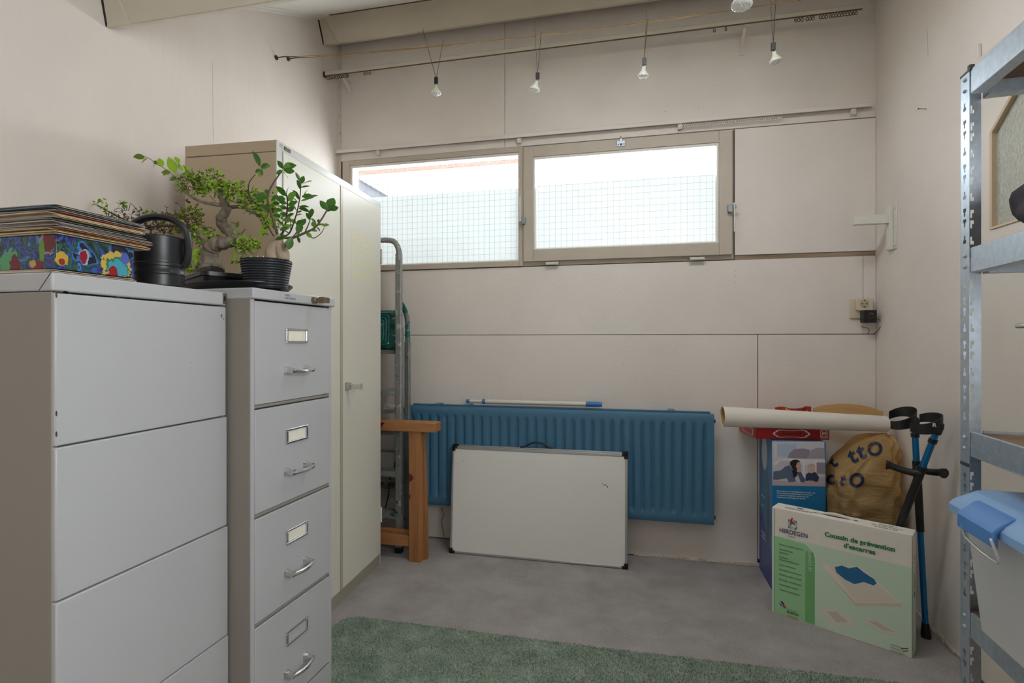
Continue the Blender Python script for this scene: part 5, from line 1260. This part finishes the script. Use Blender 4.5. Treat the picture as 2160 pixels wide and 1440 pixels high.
rloft([(-.047, .372, -BL_-.02, .022, .256, .028), (-.047, .372, -BL_-.02, .022, .272, .028), (-.040, .365, -BL_-.014, .016, .282, .026), (-.012, .335, -BL_+.01, -.004, .306, .03), (-.004, .328, -BL_+.016, -.010, .308, .03)], False, True).build('lid', BLID, bn, smooth=30)
rloft([(.05, .28, -BL_+.07, -.07, .307, .02), (.055, .275, -BL_+.075, -.075, .3115, .02)], False, True).build('lid_rib', BLID, bn, smooth=30)
mb = MB()    # clip: tapered block hooked over the lid edge
prof = [(-.0505, .238), (-.060, .240), (-.060, .268), (-.054, .276), (-.030, .296), (-.018, .299), (-.018, .292), (-.045, .274), (-.0505, .266)]
mb.prism(prof, lambda a, b: Vector((a, -.190, b)), lambda a, b: Vector((a, -.062, b)))
mb.build('clip', BLID2, bn, bevel=.003)
decal('clip_plate', [rect(-.145, -.09, -.012, .006)], frame((-.040, 0, .2875), (0, 1, 0), (.77, 0, .64)), mat('paler_blue', (96, 148, 210), .4), bn, .001, .001)
q = [(-.058, -.080, .250), (-.056, -.080, .232), (-.052, -.086, .222), (-.050, -.13, .213), (-.050, -.178, .211), (-.052, -.193, .215), (-.056, -.198, .228), (-.062, -.193, .252), (-.060, -.186, .256)]
MB().tube(smooth_path(q, 5), .0028, 8).build('wire_bail', mat('pale_wire', (214, 214, 210), .3, .4), bn, smooth=45)
# ---- dark soft bag on the second shelf
dbc = Vector((.972, 1.272, 1.415))
db = thing('fabric_bag', 'dark grey-purple crumpled fabric bag on the upper rack shelf', 'bag', dbc, RROT)
mb = MB(); n, m_ = 40, 20; vs = []; fs = []; random.seed(2)
for i in range(m_+1):
    th = math.pi*i/m_
    for k in range(n):
        a = 2*math.pi*k/n; f_ = 1+.03*math.sin(3*a+th*4)+.03*math.sin(7*a-th*6)+.02*math.sin(11*th); ca_, sa_ = math.copysign(abs(math.cos(a))**.55, math.cos(a)), math.copysign(abs(math.sin(a))**.55, math.sin(a))
        sx_ = math.copysign(abs(math.sin(th))**.6, 1)
        vs.append((.172*sx_*ca_*f_, .160*sx_*sa_*f_, max(.0, .085-.092*math.cos(th)*f_)))
for i in range(m_):
    for k in range(n): l = (k+1) % n; fs.append((i*n+k, i*n+l, (i+1)*n+l, (i+1)*n+k))
mb.add(vs, fs); mb.build('body', mat('dark_purple_fabric', (62, 58, 66), .8, var=.15, vscale=30, bump=.3, bscale=150), db, smooth=80)
mb = MB(); mb.tube(smooth_path([(-.06, -.10, .165), (-.04, -.09, .20), (.03, -.08, .215), (.08, -.07, .19), (.10, -.06, .16)], 5), .010, 8); mb.build('handle', BLACK, db, smooth=50)

# ================================================================== ON THE WALLS
# ---- white wall bracket
br = thing('wall_bracket', 'white metal arm bracket screwed to the side wall', 'bracket', (XR, 2.873, 1.742))
mb = MB(); mb.box(-.004, 0, -.045, .045, -.105, .110); mb.box(-.022, -.004, -.020, .016, -.105, .110); mb.build('back_plate', WHITEP, br, bevel=.003)
for dy in (-.034, .034):
    for dz in (-.085, .09): MB().ball((-.006, dy, dz), .006, 8, 5).build('screw', WHITEP, br, smooth=60)
BX(-.168, -.020, -.017, .013, .020, .064).build('arm', WHITEP, br, bevel=.003)
# ---- nail
p = onX(1955, 230, XR); na = MB().tube([(XR+.002, p.y, p.z), (XR-.03, p.y, p.z+.004)], .0016, 6); na.tube([(XR-.03, p.y, p.z+.004), (XR-.032, p.y, p.z+.0043)], .004, 8)
tag(rebase(na.build('nail', mat('rusty_nail', (110, 92, 80), .6, .5)), (XR, p.y, p.z)), 'single nail sticking out of the bare side wall', 'nail')
# ---- socket with power adapter
p = onY(1818, 651, YB)
so_ = thing('wall_socket', 'cream wall socket near the corner with a black adapter plugged in', 'socket', (p.x, YB, p.z))
CRE = mat('cream_plastic', (214, 200, 176), .4)
BX(-.058, .036, -.010, 0, -.050, .050).build('back_plate', CRE, so_, bevel=.003)
mb = MB(); ring_ = rrect(-.034, .044, -.005, .056, .008, 4); mb.prism(ring_, lambda a, b: Vector((a, -.010, b-.005)), lambda a, b: Vector((a, -.022, b-.005))); mb.build('cover', CRE, so_, bevel=.002)
MB().lathe([(0, 0), (.0195, 0), (.0205, .0012), (.0205, .002), (0, .002)], 24, Matrix.Translation((.004, -.0222, .025)) @ Matrix.Rotation(math.pi/2, 4, 'X')).build('outlet', mat('cream_shade', (184, 168, 142), .5), so_)
for dx, dz in ((-.009, .025), (.011, .025), (.001, .042), (.001, .009)): MB().ball((dx+.002, -.0245, dz), .0028, 8, 5).build('pin_hole', DARK, so_)
ad = thing('power_adapter', 'black cube power adapter hanging in the cream wall socket', 'adapter', (p.x+.012, YB-.024, p.z-.040))
BX(-.030, .030, -.045, 0, -.034, .030).build('housing', BLACK, ad, bevel=.003)
FA = frame((0, -.045, 0), (1, 0, 0), (0, 0, 1))
decal('printed_ring', [q_ for q_ in outline(ell(.004, .002, .014, .014, 24), .1)], FA, mat('grey_print', (110, 112, 112), .5), ad, .0005)
decal('red_mark', [ell(.006, .010, .006, .0035, 10)], FA, mat('red_print', (170, 30, 40), .5), ad, .0008)
q = [(p.x+.042, YB-.04, p.z-.052), (p.x+.062, YB-.05, p.z-.060), (p.x+.070, YB-.05, p.z-.075), (p.x+.060, YB-.045, p.z-.105), (p.x+.045, YB-.03, p.z-.128), (p.x+.022, YB-.02, p.z-.128), (p.x+.028, YB-.015, p.z-.112), (p.x+.022, YB-.01, p.z-.100), (p.x-.004, YB-.004, p.z-.092)]
tag(rebase(MB().tube(smooth_path(q, 6), .0013, 6).build('adapter_cable', BLACK, smooth=40), q[-1]), 'thin black cable looping down from the power adapter', 'cable')

# ---- curtain rails
GL = MB(); GL.tube([(.0042*math.sin(2*math.pi*k/12), 0, -.011+.0060*math.cos(2*math.pi*k/12)) for k in range(12)], .0013, 5, closed=True); GL.tube([(0, 0, -.005), (0, 0, .002)], .001, 5)
GLM = GL.mesh('glider'); GLM.materials.append(HOOKM)
CR = thing('curtain_rail', 'long cream curtain rail high on the wall with small metal hooks', 'curtain rail', (0, 2.895, 2.818))
RAILP = mat('cream_rail_plastic', (206, 198, 180), .4)
mb = MB(); mb.box(-1.836, 1.086, -.008, .008, 0, .020); mb.build('rail', RAILP, CR, bevel=.002)
BX(-1.836, 1.086, -.0045, .0045, -.002, .0).build('groove', mat('groove_brown', (92, 78, 62), .7), CR)
BX(-1.839, -1.828, -.010, .010, -.008, .022).build('end_stop', HOOKM, CR)
for px_ in (726, 1132, 1570):
    x = onY(px_, 100, 2.97).x
    mb = MB(); mb.box(x-.008, x+.008, -.005, .155, .019, .024); mb.hexa([(x-.008, .06, .012), (x+.008, .06, .012), (x+.008, .153, -.045), (x-.008, .153, -.045)], [(x-.008, .06, .018), (x+.008, .06, .018), (x+.008, .153, -.035), (x-.008, .153, -.035)]); mb.box(x-.008, x+.008, .149, .155, -.085, .024)
    mb.build('bracket', WALL, CR)
for px_ in [692+4.4*k for k in range(10)]+[734, 769, 775, 780.5, 1507, 1531, 1678, 1685, 1692, 1703, 1709, 1715, 1731, 1737, 1743]+[1752+6*k for k in range(10)]:
    o = bpy.data.objects.new('hook', GLM); COL.objects.link(o); o.parent = CR; o.location = (onY(px_, 120, 2.895).x, 0, -.001); o.rotation_euler = (0, 0, random.uniform(-.5, .5)); o.scale = (1.4,)*3
CR2 = thing('curtain_rail', 'white-painted curtain rail directly above the window frame', 'curtain rail', (0, 3.028, 2.388))
mb = MB(); mb.box(-1.838, 1.176, -.012, .004, .0, .022); mb.build('rail', WALL, CR2, bevel=.002)
BX(-1.838, 1.176, -.008, .0, -.0015, .0).build('groove', mat('groove_grey', (140, 136, 130), .7), CR2)
GL2 = GLM.copy(); GL2.materials.clear(); GL2.materials.append(WALL)
for px_ in [1432+4.9*k for k in range(45)]:
    o = bpy.data.objects.new('glider', GL2); COL.objects.link(o); o.parent = CR2; o.location = (onY(px_, 250, 3.024).x, -.004, -.001); o.scale = (1.2,)*3
for px_ in (797, 1095, 1434, 1800):
    x = onY(px_, 290, 3.03).x; mb = MB(); mb.box(x-.010, x+.010, -.004, .021, -.028, .003); mb.ball((x, -.005, -.015), .004, 6, 4); mb.build('bracket', WALL, CR2)

# ---- low-voltage lamp wires and lamps
def wirecurve(Y, zl, zm, zr, label, n=24):
    pts_ = []
    for i in range(n+1):
        u = i/n; x = XL+(XR-XL)*u; pts_.append(Vector((x, Y, zl*(1-u)*(1-2*u)+zm*4*u*(1-u)+zr*u*(2*u-1))))
    t = thing('lamp_wire', label, 'wire', (XL, Y, zl))
    o_ = Vector((XL, Y, zl)); MB().tube([q-o_ for q in pts_[1:-1]], .0016, 6).build('wire', BRASS, t, smooth=60)
    for e, s_ in ((0, 1), (-1, -1)):
        w_ = pts_[e]-o_; mb = MB(); mb.tube([w_, w_+Vector((.006*s_, 0, 0))], .012, 12); mb.tube([w_, w_+Vector((.05*s_, 0, 0)), pts_[1 if e == 0 else -2]-o_], [.003, .0028, .0016], 8); mb.build('tensioner', HOOKM, t, smooth=40)
    return lambda x: zl+0*x if False else (lambda u: zl*(1-u)*(1-2*u)+zm*4*u*(1-u)+zr*u*(2*u-1))((x-XL)/(XR-XL))
YA, YBW = 2.451, 2.550
zA = wirecurve(YA, 2.698, 2.632, 2.660, 'brass lamp wire strung wall to wall, the lower one of the pair')
zB = wirecurve(YBW, 2.744, 2.690, 2.715, 'brass lamp wire strung wall to wall, the higher one next to the window')
BULB = bpy.data.materials.new('led_lens'); BULB.use_nodes = True; b = BULB.node_tree.nodes['Principled BSDF']; b.inputs['Base Color'].default_value = (.86, .86, .84, 1); b.inputs['Roughness'].default_value = .2; b.inputs['Transmission Weight'].default_value = .35
REFL = mat('frosted_reflector', (226, 222, 206), .3, transl=.3)
ROD = mat('lamp_rod', (92, 84, 74), .4, .7)
def lamp(name_px, tilt, label, Y=2.5, hung=True):
    (sx_, sy_), (ax, ay), (bx_, by), tails = name_px
    s0 = onY(sx_, sy_, Y); t = thing('hanging_lamp', label, 'lamp', s0, 0, 'small reflector lamps hung on wires')
    M_ = Matrix.Rotation(tilt, 4, 'Y')
    mb = MB(); mb.box(-.009, .009, -.006, .006, -.012, .022); mb.build('socket', BLACK, t, bevel=.002)
    for dx in (-.005, .005): MB().tube([M_ @ Vector((dx, 0, -.012)), M_ @ Vector((dx, 0, -.020))], .0012, 6).build('pin', STEEL, t)
    mb = MB(); mb.lathe([(.004, -.020), (.0075, -.020), (.0085, -.030), (.014, -.040), (.021, -.050), (.0245, -.054), (.0250, -.058)], 22, M_, close=False); mb.build('reflector', REFL, t, smooth=50)
    le = MB(); le.lathe([(.0250, -.0575), (.0255, -.0605), (.0235, -.064), (.016, -.066), (0, -.067)], 22, M_, close=False)
    le = le.build('lens', BULB, t, smooth=50)
    mb = MB()
    for k in range(19):
        rr_ = 0 if k == 0 else (.010 if k < 7 else .019); a = k*math.pi/3 if k < 7 else k*math.pi/6
        mb.ball(M_ @ Vector((rr_*math.cos(a), rr_*math.sin(a), -.0665 if rr_ < .015 else -.0645)), .0032, 6, 4)
    o = mb.build('led_dots', BULB, le, smooth=60); o['kind'] = 'stuff'
    if hung:
        for (cx, cy), yy, zf, tl_ in (((ax, ay), YA, zA, tails[0]), ((bx_, by), YBW, zB, tails[1])):
            x = onY(cx, cy, yy).x; c = Vector((x, yy, zf(x)))-s0; d = (c-Vector((0, 0, .018))).normalized()
            MB().tube([Vector((0, 0, .016)), c, c+d*tl_], .0013, 6).build('rod', ROD, t, smooth=60)
            MB().ball(c, .0045, 8, 5).build('clip', BRASS, t, smooth=60)
    else:
        for s_ in (-1, 1): MB().tube([Vector((0, 0, .016)), Vector((.05*s_, 0, 2.44-s0.z))], .0013, 6).build('rod', ROD, t)
        MB().tube([(0, 0, 2.432-s0.z), (0, 0, 2.4398-s0.z)], .06, 20).build('ceiling_plate', WHITEP, t, smooth=40)
    return t
lamp(((920, 172), (902, 99), (933, 100), (.085, .035)), 0, 'reflector lamp on widely spread rods above the fixed pane')
lamp(((1134, 163), (1129, 76), (1141, 74), (.06, .02)), math.radians(14), 'tilted reflector lamp in front of the seam between the upper wall boards')
lamp(((1359, 133), (1363, 43), (1366, 43), (.05, .02)), math.radians(5), 'reflector lamp on nearly closed rods above the tilting sash')
lamp(((1631, 101), (1626, 4), (1636, 4), (.03, .03)), math.radians(-10), 'reflector lamp hanging over the blank wall board beside the window')
lamp(((1565, -40), (0, 0), (0, 0), (0, 0)), 0, 'reflector lamp hanging from the low ceiling away from the wires', Y=1.42, hung=False)

# ================================================================== RUG
RGC = Vector((-.10, 1.85, .001))
rg = thing('rug', 'worn sage green rug with a rounded corner on the carpet', 'rug', RGC)
RUGM = mat('sage_green_pile', (128, 144, 128), .95, rgb2=(162, 174, 158), vscale=9, bump=.5, bscale=300, spec=.1)
outl = [(-.995, 1.53), (1.02, 1.53), (1.02, 2.108), (.5, 2.100), (-.05, 2.088), (-.6, 2.086), (-1.13, 2.088), (-1.175, 2.083), (-1.203, 2.066), (-1.217, 2.036), (-1.221, 1.99), (-1.221, 1.66), (-.995, 1.66)]
mb = MB(); mb.prism([(x-RGC.x, y-RGC.y) for x, y in outl], lambda a, b: Vector((a, b, 0)), lambda a, b: Vector((a, b, .009))); mb.build('base', RUGM, rg, bevel=.003)
def inside(x, y):
    c = False; n = len(outl); j = n-1
    for i in range(n):
        xi, yi = outl[i]; xj, yj = outl[j]
        if (yi > y) != (yj > y) and x < (xj-xi)*(y-yi)/(yj-yi)+xi: c = not c
        j = i
    return c
random.seed(9); mb = MB(); vs = []; fs = []
for i in range(70000):
    x, y = random.uniform(-1.22, 1.02), random.uniform(1.54, 2.108)
    if not inside(x, y): continue
    a = random.uniform(0, 6.28); r = .0016; h = random.uniform(.004, .0075); lx, ly = random.uniform(-.0025, .0025), random.uniform(-.0025, .0025)
    X, Y = x-RGC.x, y-RGC.y; k = len(vs)
    vs += [(X+r*math.cos(a), Y+r*math.sin(a), .008), (X-r*math.cos(a), Y-r*math.sin(a), .008), (X+lx, Y+ly, .009+h)]; fs.append((k, k+1, k+2))
mb.v = vs; mb.f = fs; o = mb.build('pile', RUGM, rg, recalc=False); o['kind'] = 'stuff'
